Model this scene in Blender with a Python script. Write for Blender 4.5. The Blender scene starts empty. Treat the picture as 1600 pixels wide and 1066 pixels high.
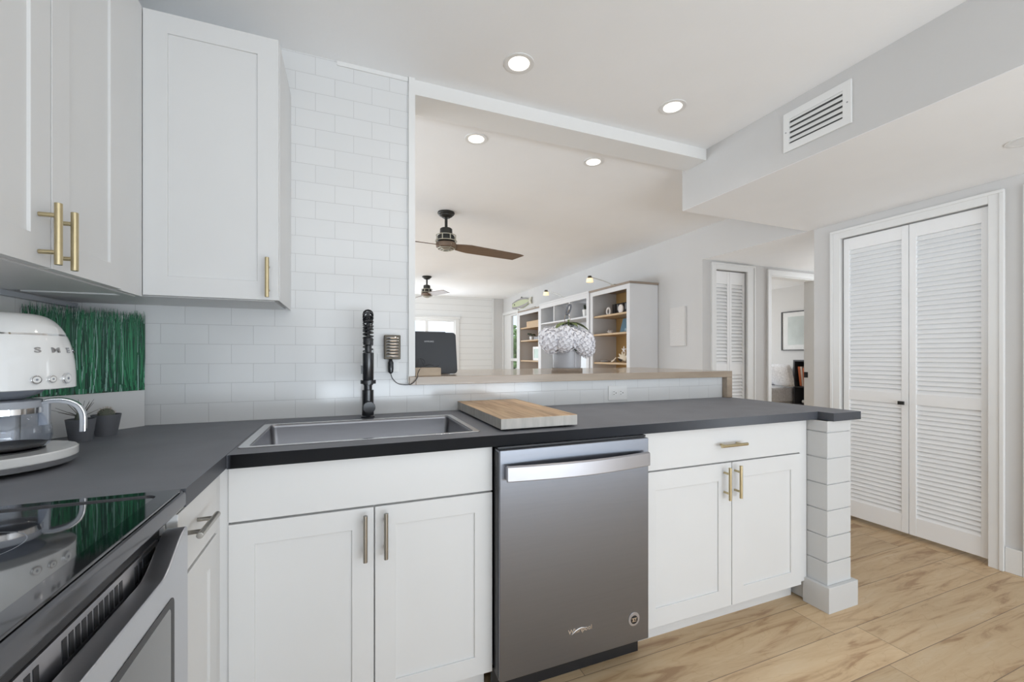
import bpy, bmesh, math, random
from mathutils import Vector, Matrix
random.seed(7)
S = bpy.context.scene
COL = S.collection
PI = math.pi
R_ = math.radians

# ------------------------------------------------------------------ camera, world, light, exposure
cd = bpy.data.cameras.new('camera'); cam = bpy.data.objects.new('camera', cd); COL.objects.link(cam)
cd.sensor_width = 36; cd.lens = 656.3 * 36 / 1600; cd.shift_y = 22.7 / 1600; cd.clip_start = .02
cam.location = (0, 0, 1.18); cam.rotation_euler = (PI/2, 0, -.37709)
S.camera = cam
S.view_settings.view_transform = 'Standard'; S.view_settings.look = 'None'
S.view_settings.exposure = -0.22; S.view_settings.gamma = 1; S.view_settings.use_curve_mapping = False
W = bpy.data.worlds.new('sky'); S.world = W; W.use_nodes = True
bg = W.node_tree.nodes['Background']; bg.inputs[0].default_value = (.80, .90, 1, 1); bg.inputs[1].default_value = 1.6
try:
    S.cycles.use_denoising = True
    S.cycles.max_bounces = 10; S.cycles.diffuse_bounces = 6; S.cycles.glossy_bounces = 5
    S.cycles.transparent_max_bounces = 12; S.cycles.sample_clamp_indirect = 6
    S.cycles.caustics_reflective = False; S.cycles.caustics_refractive = False
except Exception:
    pass

def area(name, loc, rot, sx, sy, power, col=(1, 1, 1), shape='RECTANGLE'):
    l = bpy.data.lights.new(name, 'AREA'); l.shape = shape; l.size = sx
    if shape == 'RECTANGLE': l.size_y = sy
    l.energy = power; l.color = col
    o = bpy.data.objects.new(name, l); COL.objects.link(o); o.location = loc; o.rotation_euler = rot
    return o
# daylight through the glazing at the window openings, plus added fill lamps
area('daylight_patio_door', (1.35, -2.46, 1.15), (PI/2, 0, 0), 3.6, 2.0, 22, (1, .985, .955))
area('ceiling_fill_kitchen', (1.35, -2.40, .5), (R_(148), 0, 0), 3.4, .9, 108, (.79, .895, 1))  # added fill aimed upward to brighten the kitchen ceiling
area('ceiling_fill_living_room', (-2.46, 5.2, .7), (R_(138), 0, -PI/2), 6.4, .9, 80, (.74, .87, 1))  # added upward fill, lifts the living room ceiling
area('daylight_far_window', (.95, 9.02, 1.35), (R_(118), 0, PI), 2.3, 1.1, 44, (.88, .94, 1))
area('hall_fill', (5.28, 2.7, 1.4), (PI/2, 0, PI/2),     .7, 1.4, 9, (.95, .975, 1))  # added lamp out of view that brightens the hall
area('daylight_living_room', (-2.52, 5.6, 1.35), (PI/2, 0, -PI/2), 6.0, 1.9, 66, (.90, .95, 1))
area('daylight_bedroom', (5.8, 6.5, 1.45), (PI/2, 0, PI), 1.7, 1.3, 42, (.96, .99, 1))

# ------------------------------------------------------------------ materials
def mat(name, col, rough=.5, metal=0, spec=.5, coat=0, emis=None, es=0, bump=0, bscale=200, var=0, vscale=5, stretch=(1,1,1), aniso=0, trans=0, sheen=0):
    m = bpy.data.materials.new(name); m.use_nodes = True; nt = m.node_tree; b = nt.nodes['Principled BSDF']
    b.inputs['Base Color'].default_value = (*col, 1); b.inputs['Roughness'].default_value = rough
    b.inputs['Metallic'].default_value = metal; b.inputs['Specular IOR Level'].default_value = spec
    b.inputs['Coat Weight'].default_value = coat; b.inputs['Transmission Weight'].default_value = trans
    b.inputs['Anisotropic'].default_value = aniso; b.inputs['Sheen Weight'].default_value = sheen
    if emis: b.inputs['Emission Color'].default_value = (*emis, 1); b.inputs['Emission Strength'].default_value = es
    tc = nt.nodes.new('ShaderNodeTexCoord'); mp = nt.nodes.new('ShaderNodeMapping'); mp.inputs['Scale'].default_value = stretch
    nt.links.new(tc.outputs['Object'], mp.inputs[0])
    n = nt.nodes.new('ShaderNodeTexNoise'); n.inputs['Scale'].default_value = vscale; n.inputs['Detail'].default_value = 4
    nt.links.new(mp.outputs[0], n.inputs['Vector'])
    mx = nt.nodes.new('ShaderNodeMix'); mx.data_type = 'RGBA'
    v = var if var else .02
    mx.inputs[6].default_value = (*[c*(1-v) for c in col], 1); mx.inputs[7].default_value = (*[min(1, c*(1+v)) for c in col], 1)
    nt.links.new(n.outputs['Fac'], mx.inputs[0]); nt.links.new(mx.outputs[2], b.inputs['Base Color'])
    if bump:
        n2 = nt.nodes.new('ShaderNodeTexNoise'); n2.inputs['Scale'].default_value = bscale; n2.inputs['Detail'].default_value = 3
        nt.links.new(mp.outputs[0], n2.inputs['Vector'])
        bp = nt.nodes.new('ShaderNodeBump'); bp.inputs['Strength'].default_value = bump; bp.inputs['Distance'].default_value = .002
        nt.links.new(n2.outputs['Fac'], bp.inputs['Height']); nt.links.new(bp.outputs[0], b.inputs['Normal'])
    return m

M = {}
M['cab'] = mat('white cabinet lacquer', (.69, .69, .685), .38)
M['ceil'] = mat('white ceiling paint', (.90, .905, .91), .9, bump=.25, bscale=60)
M['wall'] = mat('pale warm grey wall paint', (.62, .61, .60), .85, bump=.3, bscale=45)
M['wallw'] = mat('pale wall paint', (.65, .64, .63), .85, bump=.15, bscale=60)
M['trim'] = mat('white trim paint', (.80, .80, .79), .45)
M['louver'] = mat('white louver door paint', (.90, .90, .90), .5)
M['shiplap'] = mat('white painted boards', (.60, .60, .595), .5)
M['counter_edge'] = mat('shaded laminate edge', (.062, .066, .078), .5)  # the same laminate, with shade on the front edges put into its colour
M['counter'] = mat('charcoal laminate', (.19, .195, .215), .52, spec=.18, bump=.25, bscale=500, var=.18, vscale=7)
M['brass'] = mat('brushed brass', (.56, .47, .29), .3, 1, var=.1, vscale=60)
M['nickel'] = mat('brushed nickel', (.40, .385, .35), .28, 1)
M['darkchrome'] = mat('dark chrome', (.13, .13, .14), .14, 1)
M['doorsteel'] = mat('oven door steel', (.60, .61, .64), .36, 1)
M['steel'] = mat('brushed steel', (.50, .50, .52), .28, 1, aniso=.4)
M['sinksteel'] = mat('gunmetal sink steel', (.34, .34, .36), .3, 1, var=.06, vscale=8, stretch=(1, 1, 12))
M['rim'] = mat('polished sink rim steel', (.7, .7, .7), .2, 1)
M['dw'] = mat('dark stainless', (.255, .27, .305), .36, 1, aniso=.5, var=.04, vscale=3, stretch=(1, 1, 40))
M['dwside'] = mat('dishwasher door edge', (.42, .43, .45), .35, 1)
M['handle'] = mat('satin steel handle', (.50, .50, .53), .42, 1)
M['black'] = mat('black plastic', (.012, .012, .014), .4)
M['blackm'] = mat('matte black metal', (.012, .013, .016), .22, spec=.6)
M['glassblk'] = mat('black ceramic glass', (.006, .006, .007), .04, coat=1)
M['white'] = mat('white plastic', (.82, .82, .81), .4)
M['smeg'] = mat('cream white enamel', (.80, .80, .79), .12, coat=.6)
M['chrome'] = mat('chrome', (.75, .75, .76), .08, 1)
M['greyp'] = mat('grey plastic', (.23, .25, .29), .4)
M['greyl'] = mat('light grey plastic', (.42, .44, .48), .35)
M['pot'] = mat('dark grey planter', (.125, .13, .145), .55)
M['cactus'] = mat('grey green cactus', (.12, .13, .10), .7, var=.3, vscale=80)
M['spine'] = mat('pale cactus spines', (.5, .42, .34), .6)
M['letters'] = mat('chrome letters', (.42, .42, .43), .25, 1)
M['oak'] = mat('light oak', (.52, .36, .20), .5, var=.18, vscale=6, stretch=(1, 10, 10))
M['orange'] = mat('golden oak panel', (.42, .25, .09), .5, var=.2, vscale=5, stretch=(10, 10, 1))
M['brownoak'] = mat('weathered oak', (.30, .24, .19), .55, var=.2, vscale=6, stretch=(1, 10, 10))  # brown-grey oak of the tops, coaster and stem
M['fanwood'] = mat('walnut fan blade', (.17, .115, .08), .45, var=.25, vscale=8, stretch=(1, 12, 1))
M['fanmetal'] = mat('dark bronze metal', (.045, .045, .042), .45, .6)
M['cream'] = mat('aged nickel cage', (.50, .48, .40), .4, .5)
M['flower'] = mat('white petal', (.78, .77, .80), .7, sheen=.2)
M['leaf'] = mat('green leaf', (.13, .17, .06), .6, var=.3, vscale=20)
M['leafd'] = mat('dark green leaf', (.03, .045, .02), .6)
M['vase'] = mat('grey glazed vase', (.38, .38, .40), .35)
M['grey'] = mat('grey paint', (.35, .35, .36), .6)
M['bcgrey'] = mat('white bookcase paint', (.70, .70, .71), .5)
M['bcin'] = mat('bookcase inner side', (.68, .68, .69), .6)
M['dark'] = mat('dark brown', (.03, .022, .018), .6)
M['blue'] = mat('slate blue board', (.16, .27, .34), .6)
M['pale'] = mat('pale lettering', (.62, .72, .74), .6)
M['shell'] = mat('shell', (.72, .62, .48), .6, var=.15, vscale=40)
M['coral'] = mat('white coral', (.78, .72, .68), .7)
M['red'] = mat('red brown', (.28, .07, .03), .5)
M['bookor'] = mat('orange book', (.60, .16, .06), .6)
M['bookcr'] = mat('cream book', (.62, .50, .42), .6)
M['charc'] = mat('charcoal bookcase', (.05, .05, .055), .5)
M['sofa'] = mat('mottled grey fabric', (.66, .66, .68), .9, var=.35, vscale=40)
M['laptop'] = mat('black anodised shell', (.025, .028, .034), .4, spec=.5)
M['edge'] = mat('silver edge', (.55, .56, .58), .3, .8)
M['bronze'] = mat('dark bronze frame', (.10, .085, .065), .45, .6)
M['canvas'] = mat('white embossed canvas', (.70, .68, .66), .9, bump=1, bscale=90)
M['tree'] = mat('tree foliage', (.22, .36, .13), .8, var=.5, vscale=6)
M['fishg'] = mat('pale green painted wood', (.50, .54, .36), .6, var=.1, vscale=30)
M['fishp'] = mat('grey purple painted wood', (.33, .31, .32), .6)
M['fishc'] = mat('cream painted wood', (.62, .60, .50), .6)
M['lampglow'] = mat('warm lamp glass', (.9, .8, .6), .4, emis=(1, .76, .42), es=.9)
M['canglow'] = mat('warm downlight lens', (1, .95, .88), .4, emis=(1, .93, .84), es=2.2)
M['canoff'] = mat('unlit downlight lens', (.85, .85, .85), .3)
M['canreflector'] = mat('white reflector', (.82, .80, .76), .35)
M['print'] = mat('painted reflection print', (.42, .46, .44), .3, var=.35, vscale=5)
M['mount'] = mat('picture mount', (.74, .74, .73), .6)
M['cable'] = mat('black cable', (.02, .02, .024), .4)
M['dkblue'] = mat('dark duct', (.10, .10, .10), .7)

def wood_board():
    m = bpy.data.materials.new('maple butcher block'); m.use_nodes = True; nt = m.node_tree; N = nt.nodes; L = nt.links; b = N['Principled BSDF']
    tc = N.new('ShaderNodeTexCoord'); mp = N.new('ShaderNodeMapping'); mp.inputs['Scale'].default_value = (18, 1.6, 18)
    L.new(tc.outputs['Object'], mp.inputs[0]); n = N.new('ShaderNodeTexNoise'); n.inputs['Scale'].default_value = 2.2; n.inputs['Detail'].default_value = 8; n.inputs['Distortion'].default_value = .8
    L.new(mp.outputs[0], n.inputs['Vector'])
    r = N.new('ShaderNodeValToRGB'); e = r.color_ramp.elements
    e[0].position = .3; e[0].color = (.36, .20, .09, 1); e[1].position = .62; e[1].color = (.66, .46, .27, 1)
    L.new(n.outputs['Fac'], r.inputs[0])
    # staves: 4.4 cm strips of slightly different tone
    sp = N.new('ShaderNodeSeparateXYZ'); L.new(tc.outputs['Object'], sp.inputs[0])
    d = N.new('ShaderNodeMath'); d.operation = 'DIVIDE'; d.inputs[1].default_value = .044; L.new(sp.outputs[0], d.inputs[0])
    fl = N.new('ShaderNodeMath'); fl.operation = 'FLOOR'; L.new(d.outputs[0], fl.inputs[0])
    wn = N.new('ShaderNodeTexWhiteNoise'); wn.noise_dimensions = '1D'; L.new(fl.outputs[0], wn.inputs['W'])
    mr = N.new('ShaderNodeMapRange'); mr.inputs['To Min'].default_value = .82; mr.inputs['To Max'].default_value = 1.12; L.new(wn.outputs['Value'], mr.inputs['Value'])
    hs = N.new('ShaderNodeHueSaturation'); L.new(mr.outputs[0], hs.inputs['Value']); L.new(r.outputs[0], hs.inputs['Color'])
    L.new(hs.outputs[0], b.inputs['Base Color']); b.inputs['Roughness'].default_value = .42
    return m
M['board'] = wood_board()
M['endgrain'] = mat('greyed end grain', (.42, .40, .37), .6, var=.3, vscale=10, stretch=(6, 6, 1))
M['boardside'] = mat('board side grain', (.40, .31, .23), .55, var=.25, vscale=8, stretch=(8, 1, 8))

def bar_wood():
    m = mat('bar top oak', (.36, .285, .215), .25, coat=.35, var=.22, vscale=5, stretch=(1.2, 9, 9)); return m
M['bar'] = bar_wood()

def tile_mat():
    m = bpy.data.materials.new('white subway tile'); m.use_nodes = True; nt = m.node_tree; N = nt.nodes; L = nt.links; b = N['Principled BSDF']
    tc = N.new('ShaderNodeTexCoord'); sp = N.new('ShaderNodeSeparateXYZ'); L.new(tc.outputs['Object'], sp.inputs[0])
    ax = N.new('ShaderNodeMath'); ax.operation = 'ADD'; L.new(sp.outputs[0], ax.inputs[0]); L.new(sp.outputs[1], ax.inputs[1])
    # object origin is the world origin: x' = x + y (each wall face has one of them constant)
    sx = N.new('ShaderNodeMath'); sx.operation = 'ADD'; sx.inputs[1].default_value = -2.0 - .265 + .07725 + .1545*20; L.new(ax.outputs[0], sx.inputs[0])
    sz = N.new('ShaderNodeMath'); sz.operation = 'ADD'; sz.inputs[1].default_value = -.914 + .0778*2; L.new(sp.outputs[2], sz.inputs[0])
    cb = N.new('ShaderNodeCombineXYZ'); L.new(sx.outputs[0], cb.inputs[0]); L.new(sz.outputs[0], cb.inputs[1])
    br = N.new('ShaderNodeTexBrick'); br.offset = .5; br.offset_frequency = 2
    br.inputs['Scale'].default_value = 1; br.inputs['Brick Width'].default_value = .1545; br.inputs['Row Height'].default_value = .0778
    br.inputs['Mortar Size'].default_value = .0011; br.inputs['Mortar Smooth'].default_value = .35
    br.inputs['Color1'].default_value = (.76, .765, .765, 1); br.inputs['Color2'].default_value = (.74, .745, .745, 1); br.inputs['Mortar'].default_value = (.60, .60, .60, 1)
    L.new(cb.outputs[0], br.inputs['Vector']); L.new(br.outputs['Color'], b.inputs['Base Color'])
    inv = N.new('ShaderNodeMath'); inv.operation = 'SUBTRACT'; inv.inputs[0].default_value = 1; L.new(br.outputs['Fac'], inv.inputs[1])
    # each tile sits at a slightly different tilt: large soft noise
    n = N.new('ShaderNodeTexNoise'); n.inputs['Scale'].default_value = 6; n.inputs['Detail'].default_value = 1; L.new(tc.outputs['Object'], n.inputs['Vector'])
    ad = N.new('ShaderNodeMath'); ad.operation = 'MULTIPLY_ADD'; ad.inputs[1].default_value = .5; L.new(n.outputs['Fac'], ad.inputs[0]); L.new(inv.outputs[0], ad.inputs[2])
    bp = N.new('ShaderNodeBump'); bp.inputs['Strength'].default_value = .5; bp.inputs['Distance'].default_value = .0016
    L.new(ad.outputs[0], bp.inputs['Height']); L.new(bp.outputs[0], b.inputs['Normal'])
    b.inputs['Roughness'].default_value = .12
    return m
M['tile'] = tile_mat()

def floor_mat():
    m = bpy.data.materials.new('oak plank floor'); m.use_nodes = True; nt = m.node_tree; N = nt.nodes; L = nt.links; b = N['Principled BSDF']
    tc = N.new('ShaderNodeTexCoord'); mp = N.new('ShaderNodeMapping'); mp.inputs['Location'].default_value = (-1.927 + 1.25*8, -.96 + .19*20, 0)
    L.new(tc.outputs['Object'], mp.inputs[0])
    br = N.new('ShaderNodeTexBrick'); br.offset = .886; br.offset_frequency = 2
    br.inputs['Scale'].default_value = 1; br.inputs['Brick Width'].default_value = 1.25; br.inputs['Row Height'].default_value = .19
    br.inputs['Mortar Size'].default_value = .0013; br.inputs['Mortar Smooth'].default_value = .1
    br.inputs['Color1'].default_value = (0, 0, 0, 1); br.inputs['Color2'].default_value = (1, 1, 1, 1); br.inputs['Mortar'].default_value = (.5, .5, .5, 1)
    L.new(mp.outputs[0], br.inputs['Vector'])
    m2 = N.new('ShaderNodeMapping'); m2.inputs['Scale'].default_value = (1.1, 9, 1); L.new(tc.outputs['Object'], m2.inputs[0])
    # shift the grain per plank
    va = N.new('ShaderNodeVectorMath'); va.operation = 'MULTIPLY_ADD'; va.inputs[1].default_value = (7, 5, 3)
    L.new(br.outputs['Color'], va.inputs[0]); L.new(m2.outputs[0], va.inputs[2])
    n = N.new('ShaderNodeTexNoise'); n.inputs['Scale'].default_value = 2.2; n.inputs['Detail'].default_value = 9; n.inputs['Roughness'].default_value = .6; n.inputs['Distortion'].default_value = .9
    L.new(va.outputs[0], n.inputs['Vector'])
    r = N.new('ShaderNodeValToRGB'); e = r.color_ramp.elements
    e[0].position = .34; e[0].color = (.38, .235, .125, 1); e[1].position = .46; e[1].color = (.56, .395, .23, 1)
    x = e.new(.60); x.color = (.61, .45, .275, 1); x = e.new(.75); x.color = (.64, .50, .34, 1)
    L.new(n.outputs['Fac'], r.inputs[0])
    # knots and cracks
    vo = N.new('ShaderNodeTexNoise'); vo.inputs['Scale'].default_value = 1.6; vo.inputs['Detail'].default_value = 2; vo.inputs['Distortion'].default_value = 2.2
    m3 = N.new('ShaderNodeMapping'); m3.inputs['Scale'].default_value = (1.3, 4, 1); L.new(tc.outputs['Object'], m3.inputs[0]); L.new(m3.outputs[0], vo.inputs['Vector'])
    kr = N.new('ShaderNodeValToRGB'); k = kr.color_ramp.elements; k[0].position = .485; k[0].color = (1, 1, 1, 1); k[1].position = .515; k[1].color = (1, 1, 1, 1); z = k.new(.5); z.color = (.93, .90, .87, 1)
    L.new(vo.outputs['Fac'], kr.inputs[0])
    mu = N.new('ShaderNodeMix'); mu.data_type = 'RGBA'; mu.blend_type = 'MULTIPLY'; mu.inputs[0].default_value = 1
    L.new(r.outputs[0], mu.inputs[6]); L.new(kr.outputs[0], mu.inputs[7])
    hs = N.new('ShaderNodeHueSaturation'); mr = N.new('ShaderNodeMapRange'); mr.inputs['To Min'].default_value = .88; mr.inputs['To Max'].default_value = 1.1
    L.new(br.outputs['Color'], mr.inputs['Value']); L.new(mr.outputs[0], hs.inputs['Value']); L.new(mu.outputs[2], hs.inputs['Color'])
    mo = N.new('ShaderNodeMix'); mo.data_type = 'RGBA'; L.new(br.outputs['Fac'], mo.inputs[0]); L.new(hs.outputs[0], mo.inputs[6]); mo.inputs[7].default_value = (.20, .14, .09, 1)
    L.new(mo.outputs[2], b.inputs['Base Color']); b.inputs['Roughness'].default_value = .42
    inv = N.new('ShaderNodeMath'); inv.operation = 'SUBTRACT'; inv.inputs[0].default_value = 1; L.new(br.outputs['Fac'], inv.inputs[1])
    bp = N.new('ShaderNodeBump'); bp.inputs['Strength'].default_value = .4; bp.inputs['Distance'].default_value = .002; L.new(inv.outputs[0], bp.inputs['Height']); L.new(bp.outputs[0], b.inputs['Normal'])
    return m
M['floor'] = floor_mat()

def lap_mat():      # painted horizontal boards, 13.5 cm with a thin groove
    m = bpy.data.materials.new('white shiplap'); m.use_nodes = True; nt = m.node_tree; N = nt.nodes; L = nt.links; b = N['Principled BSDF']
    tc = N.new('ShaderNodeTexCoord'); sp = N.new('ShaderNodeSeparateXYZ'); L.new(tc.outputs['Object'], sp.inputs[0])
    d = N.new('ShaderNodeMath'); d.operation = 'MODULO'; d.inputs[1].default_value = .135; L.new(sp.outputs[2], d.inputs[0])
    g = N.new('ShaderNodeMath'); g.operation = 'LESS_THAN'; g.inputs[1].default_value = .007; L.new(d.outputs[0], g.inputs[0])
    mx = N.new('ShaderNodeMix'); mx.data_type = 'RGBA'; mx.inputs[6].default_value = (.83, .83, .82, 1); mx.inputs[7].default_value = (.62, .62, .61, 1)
    L.new(g.outputs[0], mx.inputs[0]); L.new(mx.outputs[2], b.inputs['Base Color']); b.inputs['Roughness'].default_value = .6
    return m
M['lap'] = lap_mat()

def glass(name, tint=(1, 1, 1), fac=.08, rough=.0):
    m = bpy.data.materials.new(name); m.use_nodes = True; nt = m.node_tree; N = nt.nodes; L = nt.links
    N.remove(N['Principled BSDF']); out = N['Material Output']
    t = N.new('ShaderNodeBsdfTransparent'); t.inputs[0].default_value = (*tint, 1)
    g = N.new('ShaderNodeBsdfGlossy'); g.inputs['Roughness'].default_value = rough
    f = N.new('ShaderNodeLayerWeight'); p = N.new('ShaderNodeMath'); p.operation = 'POWER'; p.inputs[1].default_value = 4; L.new(f.outputs['Facing'], p.inputs[0])
    a = N.new('ShaderNodeMath'); a.operation = 'MULTIPLY_ADD'; a.inputs[1].default_value = .5; a.inputs[2].default_value = fac*.5; L.new(p.outputs[0], a.inputs[0])
    mx = N.new('ShaderNodeMixShader'); L.new(a.outputs[0], mx.inputs[0]); L.new(t.outputs[0], mx.inputs[1]); L.new(g.outputs[0], mx.inputs[2]); L.new(mx.outputs[0], out.inputs[0])
    return m
M['glass'] = glass('window glass'); M['carafe'] = glass('carafe glass', (.93, .95, .985), .10)

# ------------------------------------------------------------------ mesh builder
class G:
    def __init__(s): s.bm = bmesh.new(); s.mats = []; s.cur = 0
    def m(s, mt):
        if mt not in s.mats: s.mats.append(mt)
        s.cur = s.mats.index(mt); return s
    def _f(s, vs):
        try: f = s.bm.faces.new(vs); f.material_index = s.cur; return f
        except ValueError: return None
    def box(s, x0, x1, y0, y1, z0, z1):
        v = [s.bm.verts.new((x, y, z)) for z in (z0, z1) for y in (y0, y1) for x in (x0, x1)]
        for q in ((0,2,3,1),(4,5,7,6),(0,1,5,4),(2,6,7,3),(0,4,6,2),(1,3,7,5)): s._f([v[i] for i in q])
        return s
    def prism(s, poly, axis, a, b):
        def P(p, t):
            if axis == 'x': return (t, p[0], p[1])
            if axis == 'y': return (p[0], t, p[1])
            return (p[0], p[1], t)
        A = [s.bm.verts.new(P(p, a)) for p in poly]; B = [s.bm.verts.new(P(p, b)) for p in poly]
        n = len(poly); s._f(A[::-1]); s._f(B)
        for i in range(n): s._f([A[i], A[(i+1) % n], B[(i+1) % n], B[i]])
        return s
    def ring(s, outer, inner, axis, a, b):   # frame: same number of points in both outlines
        def P(p, t):
            if axis == 'x': return (t, p[0], p[1])
            if axis == 'y': return (p[0], t, p[1])
            return (p[0], p[1], t)
        O = [[s.bm.verts.new(P(p, t)) for p in outer] for t in (a, b)]; I = [[s.bm.verts.new(P(p, t)) for p in inner] for t in (a, b)]
        n = len(outer)
        for i in range(n):
            j = (i+1) % n
            s._f([O[0][i], O[0][j], I[0][j], I[0][i]]); s._f([O[1][i], I[1][i], I[1][j], O[1][j]])
            s._f([O[0][i], O[1][i], O[1][j], O[0][j]]); s._f([I[0][i], I[0][j], I[1][j], I[1][i]])
        return s
    def cyl(s, p0, p1, r0, r1=None, n=24, caps=True):
        r1 = r0 if r1 is None else r1; p0 = Vector(p0); p1 = Vector(p1); d = (p1-p0).normalized()
        u = d.orthogonal().normalized(); w = d.cross(u)
        A = [s.bm.verts.new(p0 + (u*math.cos(t)+w*math.sin(t))*r0) for t in [2*PI*i/n for i in range(n)]]
        B = [s.bm.verts.new(p1 + (u*math.cos(t)+w*math.sin(t))*r1) for t in [2*PI*i/n for i in range(n)]]
        for i in range(n): s._f([A[i], A[(i+1) % n], B[(i+1) % n], B[i]])
        if caps: s._f(A[::-1]); s._f(B)
        return s
    def tube(s, pts, r, n=10, closed=False, caps=True):
        pts = [Vector(p) for p in pts]; rings = []; u = None; k = len(pts)
        for i, p in enumerate(pts):
            if closed: d = pts[(i+1) % k] - pts[i-1]
            else: d = (pts[min(i+1, k-1)] - pts[max(i-1, 0)])
            d.normalize()
            if u is None: u = d.orthogonal().normalized()
            u = (u - d*u.dot(d)).normalized(); w = d.cross(u)
            rr = r[i] if isinstance(r, (list, tuple)) else r
            rings.append([s.bm.verts.new(p + (u*math.cos(t)+w*math.sin(t))*rr) for t in [2*PI*j/n for j in range(n)]])
        for i in range(k-1 if not closed else k):
            a, b = rings[i], rings[(i+1) % k]
            for j in range(n): s._f([a[j], a[(j+1) % n], b[(j+1) % n], b[j]])
        if caps and not closed: s._f(rings[0][::-1]); s._f(rings[-1])
        return s
    def lathe(s, prof, c=(0, 0, 0), n=40):
        c = Vector(c); rings = []
        for r, z in prof:
            if r <= 1e-6: rings.append([s.bm.verts.new(c+Vector((0, 0, z)))])
            else: rings.append([s.bm.verts.new(c+Vector((r*math.cos(2*PI*i/n), r*math.sin(2*PI*i/n), z))) for i in range(n)])
        for a, b in zip(rings, rings[1:]):
            for i in range(n):
                j = (i+1) % n
                if len(a) == 1 and len(b) > 1: s._f([a[0], b[j], b[i]])
                elif len(b) == 1 and len(a) > 1: s._f([a[i], a[j], b[0]])
                elif len(a) > 1: s._f([a[i], a[j], b[j], b[i]])
        return s
    def ell(s, c, rx, ry, rz, n=16, k=10, jit=0):
        rings = []
        for a in range(k+1):
            ph = -PI/2 + PI*a/k; z = math.sin(ph)*rz; q = math.cos(ph)
            if a in (0, k): rings.append([s.bm.verts.new((c[0], c[1], c[2]+z))])
            else: rings.append([s.bm.verts.new((c[0]+rx*q*math.cos(2*PI*i/n)*(1+random.uniform(-jit, jit)), c[1]+ry*q*math.sin(2*PI*i/n)*(1+random.uniform(-jit, jit)), c[2]+z*(1+random.uniform(-jit, jit)))) for i in range(n)])
        for a, b in zip(rings, rings[1:]):
            for i in range(n):
                j = (i+1) % n
                if len(a) == 1: s._f([a[0], b[j], b[i]])
                elif len(b) == 1: s._f([a[i], a[j], b[0]])
                else: s._f([a[i], a[j], b[j], b[i]])
        return s
    def loft(s, loops, caps=True):
        rs = [[s.bm.verts.new(p) for p in L] for L in loops]; n = len(rs[0])
        for a, b in zip(rs, rs[1:]):
            for i in range(n): s._f([a[i], a[(i+1) % n], b[(i+1) % n], b[i]])
        if caps: s._f(rs[0][::-1]); s._f(rs[-1])
        return s
    def xf(s, mtx): bmesh.ops.transform(s.bm, matrix=mtx, verts=s.bm.verts); return s

def build(name, g, mt=None, parent=None, bev=0, seg=2, smooth=True, label=None, ang=32, recalc=True):
    """ONE mesh object; a part is given in its thing's own coordinates plus the thing's location (world), unless parent['_local']"""
    if mt is not None and not g.mats: g.mats = [mt]
    bm = g.bm
    if recalc: bmesh.ops.recalc_face_normals(bm, faces=bm.faces)
    if smooth:
        for f in bm.faces: f.smooth = True
        for e in bm.edges:
            if len(e.link_faces) == 2 and e.calc_face_angle(0) > R_(ang): e.smooth = False
    me = bpy.data.meshes.new(name)
    off = Vector((0, 0, 0))
    root = parent
    while root is not None and root.parent is not None: root = root.parent
    if root is not None and '_local' not in ORIG.get(root.name, ''):
        off = root.location.copy()
        bmesh.ops.translate(bm, vec=-off, verts=bm.verts)
    bm.to_mesh(me); bm.free()
    for q in g.mats: me.materials.append(q)
    o = bpy.data.objects.new(name, me); COL.objects.link(o)
    if parent is not None: o.parent = parent
    if bev:
        md = o.modifiers.new('bevel', 'BEVEL'); md.width = bev; md.segments = seg; md.limit_method = 'ANGLE'; md.angle_limit = R_(40); md.harden_normals = bool(smooth)
    if label: o['label'] = label
    return o
ORIG = {}
def thing(name, label, cat, loc=(0, 0, 0), rz=0, group=None, local=False):
    o = bpy.data.objects.new(name, None); COL.objects.link(o); o.location = loc; o.rotation_euler = (0, 0, rz)
    o.empty_display_size = .05
    o['label'] = label; o['category'] = cat
    if group: o['group'] = group
    if local: ORIG[o.name] = '_local'
    return o
def tag(o, label, cat, group=None):
    o['label'] = label; o['category'] = cat
    if group: o['group'] = group
    return o
def struct(name, g, mt=None, bev=0, parent=None, smooth=False, label=None):
    o = build(name, g, mt, parent, bev, smooth=smooth)
    if parent is None: o['kind'] = 'structure'
    if label: o['label'] = label
    return o
def solo(name, g, mt, label, cat, base, group=None, bev=0, smooth=True, rz=0):
    """single-mesh thing: mesh given in world coordinates, origin moved to base"""
    g.xf(Matrix.Translation(-Vector(base)))
    o = build(name, g, mt, None, bev, smooth=smooth); o.location = base; o.rotation_euler[2] = rz
    return tag(o, label, cat, group)
def text_mesh(name, s, size, depth, mt, parent=None, mtx=Matrix(), align='CENTER', bold=0, label=None):
    c = bpy.data.curves.new('t', 'FONT'); c.body = s; c.size = size; c.extrude = depth; c.align_x = align; c.align_y = 'CENTER'; c.offset = bold; c.resolution_u = 3
    o = bpy.data.objects.new('t', c); COL.objects.link(o)
    dg = bpy.context.evaluated_depsgraph_get(); me = bpy.data.meshes.new_from_object(o.evaluated_get(dg))
    bpy.data.objects.remove(o); me.transform(mtx); me.name = name
    root = parent
    while root is not None and root.parent is not None: root = root.parent
    if root is not None and '_local' not in ORIG.get(root.name, ''): me.transform(Matrix.Translation(-root.location))
    me.materials.clear(); me.materials.append(mt)
    q = bpy.data.objects.new(name, me); COL.objects.link(q)
    if parent is not None: q.parent = parent
    if label: q['label'] = label
    return q
# text facing -y at a point; x to the right
def facing_front(x, y, z): return Matrix.Translation((x, y, z)) @ Matrix.Rotation(PI/2, 4, 'X')
FX = Matrix.Rotation(PI/2, 4, 'Z')          # turns something that faces -y into something that faces +x
FMX = Matrix.Rotation(-PI/2, 4, 'Z')        # faces -x

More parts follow.
